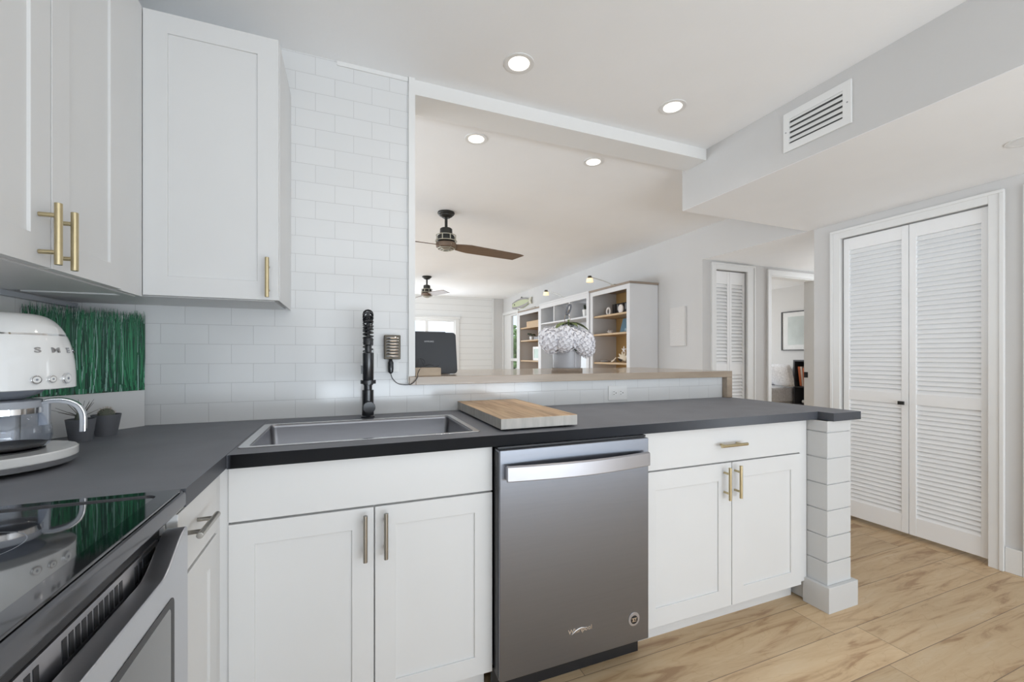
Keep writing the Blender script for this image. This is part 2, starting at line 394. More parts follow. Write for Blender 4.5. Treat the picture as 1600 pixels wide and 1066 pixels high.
# ------------------------------------------------------------------ the room
XL, YB, ZC = -.92, 2.0, 2.475
XR = 3.36
struct('floor', G().box(-2.7, 7.6, -2.6, 9.3, -.06, 0), M['floor'])
struct('ceiling', G().box(-2.7, 3.46, -2.6, 9.3, ZC, ZC+.08), M['ceil'])
struct('ceiling', G().box(3.362, 5.3, 2.155, 3.245, 2.152, 2.24), M['ceil'])        # the hall's lower ceiling
struct('ceiling', G().box(3.47, 7.6, 3.36, 6.75, 2.41, 2.5), M['ceil'])           # bedroom
struct('wall_left', G().box(XL-.12, XL, -2.6, 2.17, 0, ZC), M['tile'])
g = G()
g.box(XL, .272, YB, YB+.17, 0, ZC)                       # solid part behind the sink
g.box(.272, 2.235, YB, YB+.17, 0, 1.043)                 # half wall under the bar
struct('wall_back', g, M['tile'])
g = G(); g.box(.272, .301, YB-.014, YB+.184, 1.083, 2.405)
g.box(.2725, .3005, YB-.0135, YB, 2.405, ZC-.001)
struct('trim_1', g, M['trim'])
struct('trim_2', G().box(.301, 2.104, YB, YB+.17, 2.405, ZC-.0005), M['trim'])     # header over the pass-through
struct('trim_3', G().box(-.035, .27, YB-.006, YB-.0002, ZC-.02, ZC-.0005), M['trim'])
# soffit with the duct, open where the grille sits
g = G(); g.box(2.105, 3.358, -2.5, 2.205, 2.154, ZC-.0005)
struct('wall_soffit', g, M['wall'])
struct('ceiling', G().box(2.107, 3.357, -2.5, 2.203, 2.1515, 2.1539), M['ceil'])
# right wall with the pantry opening, the hall opening and the living room window
g = G()
g.box(XR, XR+.1, 1.965, 2.155, 0, 2.152); g.box(XR, XR+.1, 1.076, 1.195, 0, 2.152); g.box(XR, XR+.1, 1.195, 1.965, 2.035, 2.152)
g.box(XR, XR+.1, -2.6, .22, 0, 2.152); g.box(XR, XR+.1, .22, 1.076, 2.035, 2.152); g.box(XR, XR+.1, -2.6, 2.155, 2.152, ZC)
g.box(XR, XR+.1, 2.155, 3.245, 2.1525, ZC)
g.box(XR, XR+.1, 3.245, 8.17, 0, ZC); g.box(XR, XR+.1, 9.0, 9.3, 0, ZC); g.box(XR, XR+.1, 8.17, 9.0, 2.09, ZC)
struct('wall_right', g, M['wallw'])
struct('wall_pantry_inside', G().box(4.1, 4.2, -2.6, 2.05, 0, 2.4), M['wallw'])
struct('wall_hall_near', G().box(XR+.1, 5.3, 2.055, 2.155, 0, 2.4), M['wallw'])
g = G()
YH = 3.245
g.box(3.46, 3.53, YH, YH+.115, 0, 2.41); g.box(3.461, 3.462, YH+.001, YH+.002, 0, .1)
g.box(3.53, 3.985, YH, YH+.115, 2.07, 2.41); g.box(3.985, 4.33, YH, YH+.115, 0, 2.41); g.box(4.33, 5.075, YH, YH+.115, 2.06, 2.41); g.box(5.075, 7.5, YH, YH+.115, 0, 2.41)
struct('wall_hall_end', g, M['wallw'])
g = G(); g.box(5.3, 5.4, 2.055, 2.3, 0, 2.4); g.box(5.3, 5.4, 3.1, YH, 0, 2.4); g.box(5.3, 5.4, 2.3, 3.1, 0, .65); g.box(5.3, 5.4, 2.3, 3.1, 2.15, 2.4)
struct('wall_hall_far', g, M['wallw'])
struct('wall_bedroom_side', G().box(7.4, 7.5, YH+.115, 6.75, 0, 2.41), M['wallw'])
g = G(); g.box(3.46, 4.9, 6.6, 6.7, 0, 2.41); g.box(6.7, 7.4, 6.6, 6.7, 0, 2.41); g.box(4.9, 6.7, 6.6, 6.7, 0, .8); g.box(4.9, 6.7, 6.6, 6.7, 2.1, 2.41)
struct('wall_bedroom_back', g, M['wallw'])
# closet behind the hall's louvered door
struct('wall_closet_side', G().box(4.06, 4.12, YH+.115, 4.1, 0, 2.41), M['wallw'])
struct('wall_closet_back', G().box(3.46, 4.06, 4.05, 4.1, 0, 2.41), M['wallw'])
# living room
g = G(); g.box(-2.7, -.3, 9.06, 9.2, 0, ZC); g.box(2.24, 3.36, 9.06, 9.2, 0, ZC); g.box(-.3, 2.24, 9.06, 9.2, 0, .75); g.box(-.3, 2.24, 9.06, 9.2, 1.95, ZC)
struct('wall_living_room_far', g, M['lap'])
struct('trim_4', G().box(3.10, 3.355, 9.03, 9.059, 0, ZC-.001), M['wallw'])
struct('trim_5', G().box(3.10, 3.13, 9.018, 9.031, 0, ZC-.001), M['trim'])
g = G(); g.box(-2.7, -2.58, 2.0, 2.6, 0, ZC); g.box(-2.7, -2.58, 8.6, 9.06, 0, ZC); g.box(-2.7, -2.58, 2.6, 8.6, 0, .4); g.box(-2.7, -2.58, 2.6, 8.6, 2.3, ZC)
struct('wall_living_room_side', g, M['wallw'])
struct('wall_living_room_near', G().box(-2.7, XL-.12, 1.9, 2.0, 0, ZC), M['wallw'])
g = G(); g.box(XL-.12, -.45, -2.6, -2.5, 0, ZC); g.box(3.15, 4.2, -2.6, -2.5, 0, ZC); g.box(-.45, 3.15, -2.6, -2.5, 2.15, ZC)
struct('wall_behind', g, M['wallw'])

def casing(name, horiz, a0, a1, top, w, face, sgn, thick=.018, side_l=True, side_r=True, wl=None, wr=None):
    """door casing. horiz 'y': in the x=const wall (face is x, sgn its outward side); horiz 'x': in a y=const wall"""
    g = G(); f0, f1 = sorted((face, face + sgn*thick)); wl = wl or w; wr = wr or w
    def bx(u0, u1, z0, z1):
        if horiz == 'y': g.box(f0, f1, u0, u1, z0, z1)
        else: g.box(u0, u1, f0, f1, z0, z1)
    if side_l: bx(a0-wl, a0, 0, top+w)
    if side_r: bx(a1, a1+wr, 0, top+w)
    bx(a0, a1, top, top+w)
    # a raised back band
    f0, f1 = sorted((face + sgn*thick, face + sgn*(thick+.006)))
    if side_l: bx(a0-wl, a0-wl+.018, 0, top+w-.018)
    if side_r: bx(a1+wr-.018, a1+wr, 0, top+w-.018)
    bx(a0-wl, a1+wr, top+w-.018, top+w)
    return struct(name, g, M['trim'], bev=.002)
casing('trim_6', 'y', 1.205, 1.965, 2.03, .062, XR, -1)
g = G(); g.box(XR-.018, XR-.001, .99, 1.074, 0, 2.088); struct('trim_7', g, M['trim'], bev=.002)
casing('trim_8', 'x', 3.53, 3.975, 2.07, .064, YH, -1, wr=.11)
casing('trim_9', 'x', 4.335, 5.07, 2.06, .06, YH, -1)
g = G(); g.box(4.33, 4.345, YH, YH+.115, 0, 2.05); g.box(5.06, 5.075, YH, YH+.115, 0, 2.05); g.box(4.33, 5.075, YH, YH+.115, 2.05, 2.06); struct('trim_10', g, M['trim'])
g = G(); g.box(5.054, 5.0599, YH+.07, YH+.112, .92, .985); struct('trim_11', g, M['black'], label='dark strike plate on the door jamb')
def baseboard(name, *b):
    g = G()
    for q in b: g.box(*q)
    struct(name, g, M['trim'], bev=.003)
baseboard('baseboard_right', (XR-.014, XR-.0005, 1.076, 1.142, 0, .135), (XR-.014, XR-.0005, 2.03, 2.155, 0, .135), (XR-.014, XR-.0005, 3.26, 8.1, 0, .12))
baseboard('baseboard_hall', (XR+.12, 3.464, YH-.014, YH-.0005, 0, .12), (4.09, 4.27, YH-.014, YH-.0005, 0, .12), (5.14, 5.3, YH-.014, YH-.0005, 0, .12))
baseboard('baseboard_far', (-2.5, 3.09, 9.045, 9.0595, 0, .12))

# windows
def window(name, g_frame, panes):
    f = struct(name, g_frame, M['trim'], bev=.003)
    for p in panes: struct('pane', G().box(*p), M['glass'], parent=f)
    return f
g = G(); x0, x1, z0, z1 = -.3, 2.24, .75, 1.95
g.ring([(x0, z0), (x1, z0), (x1, z1), (x0, z1)], [(x0+.03, z0+.04), (x1-.03, z0+.04), (x1-.03, z1-.03), (x0+.03, z1-.03)], 'y', 9.07, 9.13); g.box(1.585, 1.655, 9.072, 9.128, z0+.04, z1-.03); g.box(.6, .67, 9.072, 9.128, z0+.04, z1-.03)
g.box(x1, x1+.09, 9.04, 9.0599, z0-.08, z1+.08); g.box(x0-.09, x0, 9.04, 9.0599, z0-.08, z1+.08); g.box(x0, x1, 9.04, 9.0599, z1, z1+.08); g.box(x0-.1, x1+.1, 9.03, 9.0599, z0-.08, z0)
g.box(x0-.1, x1+.1, 9.0, 9.06, 1.985, 2.03)
window('window_1', g, [(x0+.029, x1-.029, 9.095, 9.10, z0+.039, z1-.029)])
g = G(); y0, y1 = 8.17, 9.0
g.ring([(y0, 0), (y1, 0), (y1, 2.09), (y0, 2.09)], [(y0+.03, .12), (8.60, .12), (8.60, 2.05), (y0+.03, 2.05)], 'x', XR+.02, XR+.08); g.box(XR+.022, XR+.078, y0+.03, 8.60, 1.06, 1.12)
g.box(XR-.018, XR-.0005, y1, y1+.05, 0, 2.15); g.box(XR-.018, XR-.0005, 8.1, y1, 2.09, 2.15); g.box(XR-.018, XR-.0005, 8.1, y0, 0, 2.09)
window('window_2', g, [(XR+.045, XR+.05, y0+.029, 8.601, .119, 2.051)])
g = G(); g.box(4.9, 6.7, 6.62, 6.68, .8, .84); g.box(4.9, 6.7, 6.62, 6.68, 2.06, 2.1); g.box(4.9, 4.94, 6.62, 6.68, .8, 2.1); g.box(6.66, 6.7, 6.62, 6.68, .8, 2.1); g.box(5.78, 5.82, 6.62, 6.68, .8, 2.1)
window('window_3', g, [(4.9, 6.7, 6.645, 6.65, .8, 2.1)])
g = G()
for y in (2.6, 4.6, 6.6, 8.55): g.box(-2.68, -2.6, y, y+.05, .4, 2.3)
g.box(-2.68, -2.6, 2.6, 8.6, .4, .45); g.box(-2.68, -2.6, 2.6, 8.6, 2.25, 2.3)
window('window_4', g, [(-2.645, -2.64, 2.6, 8.6, .4, 2.3)])
g = G()
for x in (-.45, .75, 1.95, 3.1): g.box(x, x+.05, -2.58, -2.52, 0, 2.15)
g.box(-.45, 3.15, -2.58, -2.52, 2.1, 2.15); g.box(-.45, 3.15, -2.58, -2.52, 0, .06)
window('window_5', g, [(-.45, 3.15, -2.552, -2.548, 0, 2.15)])

# end wall of the peninsula clad in boards
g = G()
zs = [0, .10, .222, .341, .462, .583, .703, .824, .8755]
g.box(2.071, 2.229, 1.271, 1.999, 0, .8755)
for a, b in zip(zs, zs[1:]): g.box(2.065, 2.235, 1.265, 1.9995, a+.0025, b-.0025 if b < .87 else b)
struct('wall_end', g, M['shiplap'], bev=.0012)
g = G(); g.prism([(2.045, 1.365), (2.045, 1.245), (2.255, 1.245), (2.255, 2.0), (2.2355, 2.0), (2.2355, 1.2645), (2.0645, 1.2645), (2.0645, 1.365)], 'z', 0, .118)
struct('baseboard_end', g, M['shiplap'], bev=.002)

# ------------------------------------------------------------------ louvered doors
def louver_panel(g, w, z0, z1, zm0, zm1, bot, top, stile, pitch, t=.03):
    """panel in local x 0..w, facing -y, front at y=0"""
    g.box(0, stile, 0, t, z0, z1); g.box(w-stile, w, 0, t, z0, z1)
    g.box(stile, w-stile, .002, t-.002, z0, z0+bot); g.box(stile, w-stile, .002, t-.002, z1-top, z1); g.box(stile, w-stile, .002, t-.002, zm0, zm1)
    for a, b in ((z0+bot, zm0), (zm1, z1-top)):
        n = max(1, round((b-a)/pitch)); p = (b-a)/n
        for i in range(n):
            z = a + i*p
            g.prism([(.003, z-.002), (.008, z-.004), (t-.002, z+p*.92), (t-.007, z+p*.98)], 'x', stile, w-stile)
d = thing('door_1', 'wide white louvered bifold pantry door', 'door', (XR, 1.585, 0)); d['kind'] = 'structure'
del d['category']; del d['label']
for ya, yb in ((1.577, 1.955), (1.207, 1.573)):
    g = G(); louver_panel(g, yb-ya, .03, 2.024, .865, .935, .115, .085, .036, .0292)
    g.xf(Matrix.Translation((XR+.012, yb, 0)) @ FMX)          # faces -x, local x runs towards -y
    build('door_panel', g, M['louver'], d, bev=.0012, seg=1, smooth=False)
g = G(); g.box(XR-.022, XR-.010, 1.586, 1.618, .862, .884); g.cyl((XR-.010, 1.602, .873), (XR+.012, 1.602, .873), .005)
build('door_knob', g, M['fanmetal'], d, bev=.001, label='square black knob')
d = thing('door_2', '', '', (3.75, YH, 0)); d['kind'] = 'structure'; del d['category']; del d['label']
g = G(); w = .44
g.box(0, .06, 0, .03, .02, 2.06); g.box(.06, .44, 0.001, .029, .02, .12); 
for s0, s1 in ((0, .218), (.222, .44)):
    q = G(); louver_panel(q, s1-s0, .02, 2.06, .98, 1.09, .12, .13, .028, .036)
    q.xf(Matrix.Translation((3.533+s0, YH+.02, 0)))
    build('door_panel', q, M['louver'], d, smooth=False)
g.bm.free()

# ------------------------------------------------------------------ cabinets
def shaker(g, x0, x1, z0, z1, y, t=.02, rail=.062, rec=.006):
    """door facing -y with its front at y"""
    O = [(x0, z0), (x1, z0), (x1, z1), (x0, z1)]; I = [(x0+rail, z0+rail), (x1-rail, z0+rail), (x1-rail, z1-rail), (x0+rail, z1-rail)]
    g.ring(O, I, 'y', y, y+t); g.box(x0+rail-.001, x1-rail+.001, y+rec, y+t-.001, z0+rail-.001, z1-rail+.001)
def pull(parent, mt, a, b, y_face, mtx=None, out=.032, r=.0065, label=None):
    """bar pull between points a and b (bar axis, in front of the face y_face), facing -y"""
    a = Vector(a); b = Vector(b); d = (b-a); g = G(); g.cyl(a, b, r, n=20)
    for t in (.2, .8):
        p = a + d*t; g.cyl(p, (p.x, y_face, p.z), r*.72, n=14)
    if mtx: g.xf(mtx)
    return build('bar_pull', g, mt, parent, bev=.0008, label=label)
YF = 1.345
# sink cabinet
c = thing('sink_cabinet', 'white double door base cabinet under the sink, left of the dishwasher', 'cabinet', (.08, 1.7, 0))
g = G(); g.box(-.297, .463, YF+.021, 1.40, .10, .874); g.box(-.297, -.279, 1.4, 1.99, .1, .874); g.box(.445, .463, 1.4, 1.99, .1, .874); g.box(-.279, .445, 1.4, 1.99, .10, .118)
build('cabinet_body', g, M['cab'], c)
build('toe_kick', G().box(-.297, .455, 1.42, 1.436, 0, .0995), M['cab'], c)
build('drawer_front', G().box(-.2965, .461, YF, YF+.02, .724, .872), M['cab'], c, bev=.0015)
g = G(); shaker(g, -.2965, .0795, .112, .718, YF); dl = build('cabinet_door', g, M['cab'], c, bev=.0012)
pull(dl, M['nickel'], (.054, 1.313, .568), (.054, 1.313, .706), YF)
g = G(); shaker(g, .0835, .461, .112, .718, YF); dr = build('cabinet_door', g, M['cab'], c, bev=.0012)
pull(dr, M['nickel'], (.113, 1.313, .567), (.113, 1.313, .705), YF)
# right base cabinet
build('filler_strip', G().box(-.333, -.2975, 1.353, 1.3645, .10, .874), M['cab'], c)
c = thing('base_cabinet', 'white base cabinet with one drawer between dishwasher and board-clad end wall', 'cabinet', (1.55, 1.7, 0))
g = G(); g.box(1.105, 2.063, YF+.021, 1.99, .10, .874)
build('cabinet_body', g, M['cab'], c)
build('toe_kick', G().box(1.09, 2.043, 1.42, 1.436, 0, .0995), M['cab'], c)
dw_ = build('drawer_front', G().box(1.075, 2.006, YF, YF+.02, .722, .872), M['cab'], c, bev=.0015)
g = G(); g.cyl((1.467, 1.313, .798), (1.615, 1.313, .798), .0065)
for x in (1.495, 1.587): g.cyl((x, 1.313, .798), (x, YF, .798), .0047)
build('bar_pull', g, M['brass'], dw_)
g = G(); shaker(g, 1.075, 1.558, .095, .716, YF, rail=.075); q = build('cabinet_door', g, M['cab'], c, bev=.0012); pull(q, M['brass'], (1.514, 1.313, .565), (1.514, 1.313, .704), YF)
g = G(); shaker(g, 1.562, 2.006, .095, .716, YF, rail=.07); q = build('cabinet_door', g, M['cab'], c, bev=.0012); pull(q, M['brass'], (1.577, 1.313, .567), (1.577, 1.313, .707), YF)
build('filler_strip', G().box(2.01, 2.06, YF+.012, YF+.0205, .10, .872), M['cab'], c)
# corner base cabinet beside the range (faces +x)
c = thing('corner_cabinet', 'narrow white base cabinet with a drawer beside the range', 'cabinet', (-.6, 1.3, 0))
g = G(); g.box(XL+.001, -.333, 1.022, 1.99, .10, .874); build('cabinet_body', g, M['cab'], c)
build('toe_kick', G().box(-.40, -.384, 1.022, 1.43, 0, .0995), M['cab'], c)
T = Matrix.Translation((0, 0, 0))
def fx(x, y): return Matrix.Translation((x, y, 0)) @ FX    # local (u, 0) -> world (x, y+u); local -y -> +x
g = G(); g.box(0, .275, 0, .02, .724, .862); g.xf(fx(-.312, 1.028)); q = build('drawer_front', g, M['cab'], c, bev=.0015)
pull(q, M['nickel'], (.015, -.032, .808), (.145, -.032, .808), 0, mtx=fx(-.312, 1.028))
g = G(); shaker(g, 0, .275, .112, .716, 0); g.xf(fx(-.312, 1.028)); q = build('cabinet_door', g, M['cab'], c, bev=.0012)
build('filler_strip', G().box(-.332, -.318, 1.307, 1.3525, .10, .872), M['cab'], c)

# upper cabinets
c = thing('corner_wall_cabinet', 'white single door wall cabinet hanging in the tiled corner', 'cabinet', (-.5, 1.85, 1.37))
build('cabinet_body', G().box(XL+.001, -.2155, 1.68, 1.999, 1.383, 2.279), M['cab'], c)
g = G(); g.box(-.90, -.235, 1.70, 1.99, 1.3715, 1.3829); build('cabinet_bottom', g, M['cab'], c)
g = G(); g.box(-.645, -.5985, 1.66, 1.6799, 1.3715, 2.279); g.box(-.2175, -.2155, 1.66, 1.9985, 1.3715, 1.3829); build('face_frame', g, M['cab'], c)
g = G(); shaker(g, -.5955, -.2175, 1.372, 2.279, 1.66, rail=.064); q = build('cabinet_door', g, M['cab'], c, bev=.0012)
pull(q, M['brass'], (-.248, 1.628, 1.378), (-.248, 1.628, 1.513), 1.66)
c = thing('wall_cabinet', 'white two door wall cabinet on the left wall above coffee machine and range', 'cabinet', (-.75, 1.25, 1.37))
build('cabinet_body', G().box(XL+.001, -.6065, .60, 1.659, 1.376, 2.279), M['cab'], c)
g = G(); g.box(XL+.02, -.65, .62, 1.63, 1.368, 1.3759); g.box(-.64, -.612, .60, 1.655, 1.364, 1.3759)
build('cabinet_bottom', g, M['cab'], c)
build('mounting_rail', G().box(XL+.001, -.90, .62, 1.99, 1.352, 1.3675), M['greyl'], c)
build('filler_strip', G().box(-.6064, -.5965, 1.507, 1.659, 1.366, 2.279), M['cab'], c)
g = G(); shaker(g, 0, .285, 1.366, 2.279, 0); g.xf(fx(-.585, .912-.001)); q = build('cabinet_door', g, M['cab'], c, bev=.0012)
pull(q, M['brass'], (.246, -.031, 1.368), (.246, -.031, 1.496), 0, mtx=fx(-.585, .911))
g = G(); shaker(g, 0, .303, 1.366, 2.279, 0); g.xf(fx(-.585, 1.20)); q = build('cabinet_door', g, M['cab'], c, bev=.0012)
pull(q, M['brass'], (.013, -.031, 1.366), (.013, -.031, 1.494), 0, mtx=fx(-.585, 1.20))
build('cabinet_door', G().xf(T).box(-.605, -.585, .62, .908, 1.366, 2.279), M['cab'], c, bev=.0012)

# ------------------------------------------------------------------ worktops
def shade_edges(g):
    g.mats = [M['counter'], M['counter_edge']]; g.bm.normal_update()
    for f in g.bm.faces: f.material_index = 0 if abs(f.normal.z) > .5 else 1  # upright faces take the colour darkened for shade
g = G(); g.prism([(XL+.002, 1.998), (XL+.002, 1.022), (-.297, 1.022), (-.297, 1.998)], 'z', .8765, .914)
shade_edges(g)
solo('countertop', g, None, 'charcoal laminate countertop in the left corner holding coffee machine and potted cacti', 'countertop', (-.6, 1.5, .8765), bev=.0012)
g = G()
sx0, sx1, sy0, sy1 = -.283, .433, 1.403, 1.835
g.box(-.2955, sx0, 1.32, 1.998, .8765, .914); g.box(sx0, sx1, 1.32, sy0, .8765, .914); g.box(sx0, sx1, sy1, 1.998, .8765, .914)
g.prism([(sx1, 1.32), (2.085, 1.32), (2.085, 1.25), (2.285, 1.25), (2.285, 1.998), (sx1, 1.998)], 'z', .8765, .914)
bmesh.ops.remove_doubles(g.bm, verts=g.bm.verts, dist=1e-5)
shade_edges(g)
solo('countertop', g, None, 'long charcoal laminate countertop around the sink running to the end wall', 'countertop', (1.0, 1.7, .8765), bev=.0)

# sink
c = thing('kitchen_sink', 'rectangular stainless single bowl sink set into the charcoal countertop', 'sink', (.07, 1.62, .914))
def rr(x0, x1, y0, y1, r, n=5):
    P = []
    for cx, cy, a in ((x1-r, y1-r, 0), (x0+r, y1-r, 90), (x0+r, y0+r, 180), (x1-r, y0+r, 270)):
        for i in range(n+1): t = R_(a+90*i/n); P.append((cx+r*math.cos(t), cy+r*math.sin(t)))
    return P
g = G(); O = rr(-.287, .437, 1.396, 1.84, .012); I = rr(-.262, .416, 1.410, 1.822, .018)
g.ring(O, I, 'z', .9142, .9175)
build('sink_rim', g, M['rim'], c, bev=.0008)
g = G(); I2 = rr(-.25, .404, 1.42, 1.81, .03)
loops = [[(*p, .9165) for p in rr(-.264, .418, 1.408, 1.824, .02)], [(*p, .9165) for p in I], [(*p, .905) for p in I], [(*p, .72) for p in I2], [(*p, .705) for p in rr(-.235, .39, 1.435, 1.795, .03)], [(*p, .70) for p in rr(.05, .12, 1.6, 1.67, .03)]]
g.loft(loops, caps=False); g._f([g.bm.verts.new((*p, .70)) for p in rr(.05, .12, 1.6, 1.67, .03)])
build('sink_bowl', g, M['sinksteel'], c, recalc=False)
g = G(); g.lathe([(0, .705), (.03, .7035), (.042, .7045), (.045, .7015)], (.085, 1.635, 0), 28); build('drain', g, M['rim'], c)

# faucet
c = thing('kitchen_faucet', 'black spring-neck pull-down faucet standing behind the sink', 'faucet', (.094, 1.905, .914))
fx0, fy0 = .089, 1.905
g = G(); g.lathe([(0, .9141), (.028, .9141), (.028, .920), (.024, .924), (.0245, .926), (.0245, .955), (.0235, .975), (.0235, 1.02), (.0235, 1.032), (.017, 1.034), (.017, 1.06), (.0, 1.06)], (fx0, fy0, 0), 36)
build('faucet_base', g, M['blackm'], c)
g = G(); g.cyl((fx0, fy0, 1.05), (fx0, fy0, 1.19), .011); build('riser', g, M['blackm'], c)
g = G(); g.cyl((fx0+.002, fy0-.018, .962), (fx0+.003, fy0-.052, .962), .023, .025, n=32); build('faucet_lever', g, M['blackm'], c, bev=.002)
# spring neck: a helix around an arch over to the spray head
arch = []
yh = 1.80
for i in range(41):
    t = i/40
    if t < .35: arch.append(Vector((fx0, fy0, 1.17 + (1.30-1.17)*t/.35)))
    elif t < .8:
        a = PI*(t-.35)/.45; cy = (fy0+yh)/2; rr_ = (fy0-yh)/2; arch.append(Vector((fx0 - .004*(1-math.cos(a))/2, cy + rr_*math.cos(a), 1.30 + .052*math.sin(a))))
    else: arch.append(Vector((fx0-.004, yh, 1.30 - (1.30-1.245)*(t-.8)/.2)))
g = G(); g.tube(arch, .0075, 10); build('hose', g, M['blackm'], c)
def along(P, s):
    k = s*(len(P)-1); i = min(int(k), len(P)-2); return P[i].lerp(P[i+1], k-i)
hel = []
turns = 20; NN = turns*12
for i in range(NN+1):
    s = i/NN; p = along(arch, s); d = (along(arch, min(1, s+.02)) - along(arch, max(0, s-.02))).normalized()
    u = Vector((1, 0, 0)); u = (u - d*u.dot(d)).normalized(); w = d.cross(u); t = 2*PI*turns*s
    hel.append(p + (u*math.cos(t) + w*math.sin(t))*.0185)
g = G(); g.tube(hel, .0036, 6); build('spring', g, M['blackm'], c)
g = G(); hx = fx0-.004
g.lathe([(0, 1.252), (.018, 1.252), (.020, 1.246), (.020, 1.224), (.0135, 1.22), (.0135, 1.195), (.0215, 1.19), (.0215, 1.085), (.0195, 1.08), (.0195, 1.062), (.018, 1.06), (0, 1.06)], (hx, yh, 0), 32)
g.box(hx-.028, hx-.018, yh-.006, yh+.006, 1.105, 1.14)
build('spray_head', g, M['blackm'], c)
g = G(); g.ring([(hx+.030*math.cos(t), yh+.0265*math.sin(t)) for t in [2*PI*i/24 for i in range(24)]], [(hx+.0218*math.cos(t), yh+.0218*math.sin(t)) for t in [2*PI*i/24 for i in range(24)]], 'z', 1.066, 1.08)
g.box(hx-.006, hx+.006, yh+.022, fy0-.009, 1.067, 1.079); g.lathe([(.0112, 1.064), (.016, 1.064), (.016, 1.082), (.0112, 1.082)], (fx0, fy0, 0), 24)
g.box(hx-.029, hx-.022, yh-.008, yh+.008, 1.066, 1.08); g.box(hx+.022, hx+.029, yh-.008, yh+.008, 1.066, 1.08)
build('holder_arm', g, M['blackm'], c)

# ------------------------------------------------------------------ dishwasher
c = thing('dishwasher', 'dark stainless dishwasher with curved bar handle under the countertop', 'dishwasher', (.77, 1.6, 0))
build('dishwasher_body', G().box(.478, 1.072, 1.345, 1.97, .10, .872), M['black'], c)
g = G(); g.box(.468, 1.068, 1.29, 1.3445, .108, .868); build('dishwasher_door', g, M['dw'], c, bev=.003)
g = G(); g.box(.4665, .4679, 1.303, 1.343, .115, .86)
for i in range(9): g.m(M['black']) if i == 0 else None; g.box(.4655, .4664, 1.318, 1.336, .735+i*.0085, .739+i*.0085)
g.mats.insert(0, M['dwside']) if False else None
build('door_edge_vents', g, M['black'], c, label='black vent slots in the door edge')
build('top_gap', G().box(.47, 1.07, 1.31, 1.345, .8685, .8755), M['black'], c)
build('toe_kick', G().box(.47, 1.085, 1.375, 1.39, 0.001, .1), M['black'], c)
g = G(); n = 20; L = []
for i in range(n+1):
    t = i/n; x = .484 + (1.052-.484)*t; y = 1.268 - .026*math.sin(PI*t)
    L.append([(x, y-.008, .772), (x, y-.008, .818), (x, y+.004, .822), (x, y+.004, .768)])
g.loft(L)
g.box(.486, .504, 1.268, 1.2898, .775, .815); g.box(1.032, 1.050, 1.268, 1.2898, .775, .815)
build('dishwasher_handle', g, M['handle'], c, bev=.002)
text_mesh('maker_lettering', 'Whirlpool', .023, .0004, M['chrome'], c, facing_front(.77, 1.2897, .212) @ Matrix.Shear('XY', 4, (.15, 0)) if False else facing_front(.77, 1.2897, .212), bold=.0003)
g = G(); g.tube([(.735+.07*t, 1.2894, .202 + .016*math.sin(PI*t*.9)) for t in [i/12 for i in range(13)]], [.0006+.0010*math.sin(PI*i/12) for i in range(13)], 6); build('maker_swoosh', g, M['chrome'], c)
g = G(); g.cyl((1.0, 1.2898, .197), (1.0, 1.288, .197), .025, n=36); bd = build('round_badge', g, M['handle'], c, bev=.0006)
g = G(); g.cyl((1.0, 1.2878, .195), (1.0, 1.2873, .195), .0155, n=28); build('badge_centre', g, M['black'], bd)
g = G(); g.box(.988, 1.012, 1.2868, 1.2872, .199, .202); g.box(.9905, 1.0095, 1.2868, 1.2872, .188, .191); g.cyl((.996, 1.2872, .195), (.996, 1.2866, .195), .004, n=14); g.cyl((1.006, 1.2872, .1965), (1.006, 1.2866, .1965), .003, n=14)
build('badge_emblem', g, M['chrome'], bd)

# ------------------------------------------------------------------ range
c = thing('electric_range', 'stainless slide-in electric range with black glass cooktop in the left corner', 'range', (-.6, .63, 0))
Y0, Y1 = .25, 1.016
build('range_body', G().box(XL+.02, -.345, Y0, Y1, .05, .875), M['black'], c)
g = G()
g.prism([(XL+.02, .912), (-.318, .912), (-.303, .912), (-.297, .9085), (-.2955, .902), (-.2955, .884), (-.300, .878), (-.335, .876), (XL+.02, .876)], 'y', Y0, Y1)
build('cooktop_frame', g, M['darkchrome'], c)
g = G(); O = rr(XL+.03, -.3005, Y0+.004, Y1-.004, .008); I = rr(XL+.045, -.330, Y0+.03, Y1-.028, .02)
g.ring(O, I, 'z', .9122, .9165); build('cooktop_trim', g, mat('polished dark trim', (.12, .12, .13), .05, 1), c, bev=.001)
build('cooktop_glass', G().prism(rr(XL+.045, -.330, Y0+.03, Y1-.028, .02), 'z', .912, .9135), M['glassblk'], c)
for (bx_, by_, r) in ((-.50, .42, .095), (-.50, .80, .075), (-.75, .42, .075), (-.75, .80, .095)):
    a = [(bx_+r*math.cos(2*PI*i/48), by_+r*math.sin(2*PI*i/48)) for i in range(48)]; b = [(bx_+(r-.0015)*math.cos(2*PI*i/48), by_+(r-.0015)*math.sin(2*PI*i/48)) for i in range(48)]
    g = G(); g.ring(a, b, 'z', .91352, .91362); build('burner_ring', g, M['greyp'], c)
build('recess_panel', G().box(-.3449, -.337, Y0+.004, Y1-.004, .829, .876), M['black'], c)
g = G(); g.prism([(-.3449, .700), (-.326, .700), (-.326, .776), (-.333, .781), (-.334, .828), (-.3449, .829)], 'y', Y0+.01, Y1-.02); vp = build('vent_panel', g, M['steel'], c)
def slot(yc, h0, h1):
    g = G()
    def X(z): return -.333 - (z-.781)*.001/.047
    g.loft([[(X(h0)+.0006, yc-.0048, h0), (X(h0)+.0006, yc+.0048, h0), (X(h1)+.0006, yc+.0048, h1), (X(h1)+.0006, yc-.0048, h1)], [(X(h0)-.002, yc-.0048, h0), (X(h0)-.002, yc+.0048, h0), (X(h1)-.002, yc+.0048, h1), (X(h1)-.002, yc-.0048, h1)]]); build('vent_slot', g, M['black'], vp)
for k in range(5): slot(.978-k*.0105, .804, .820)
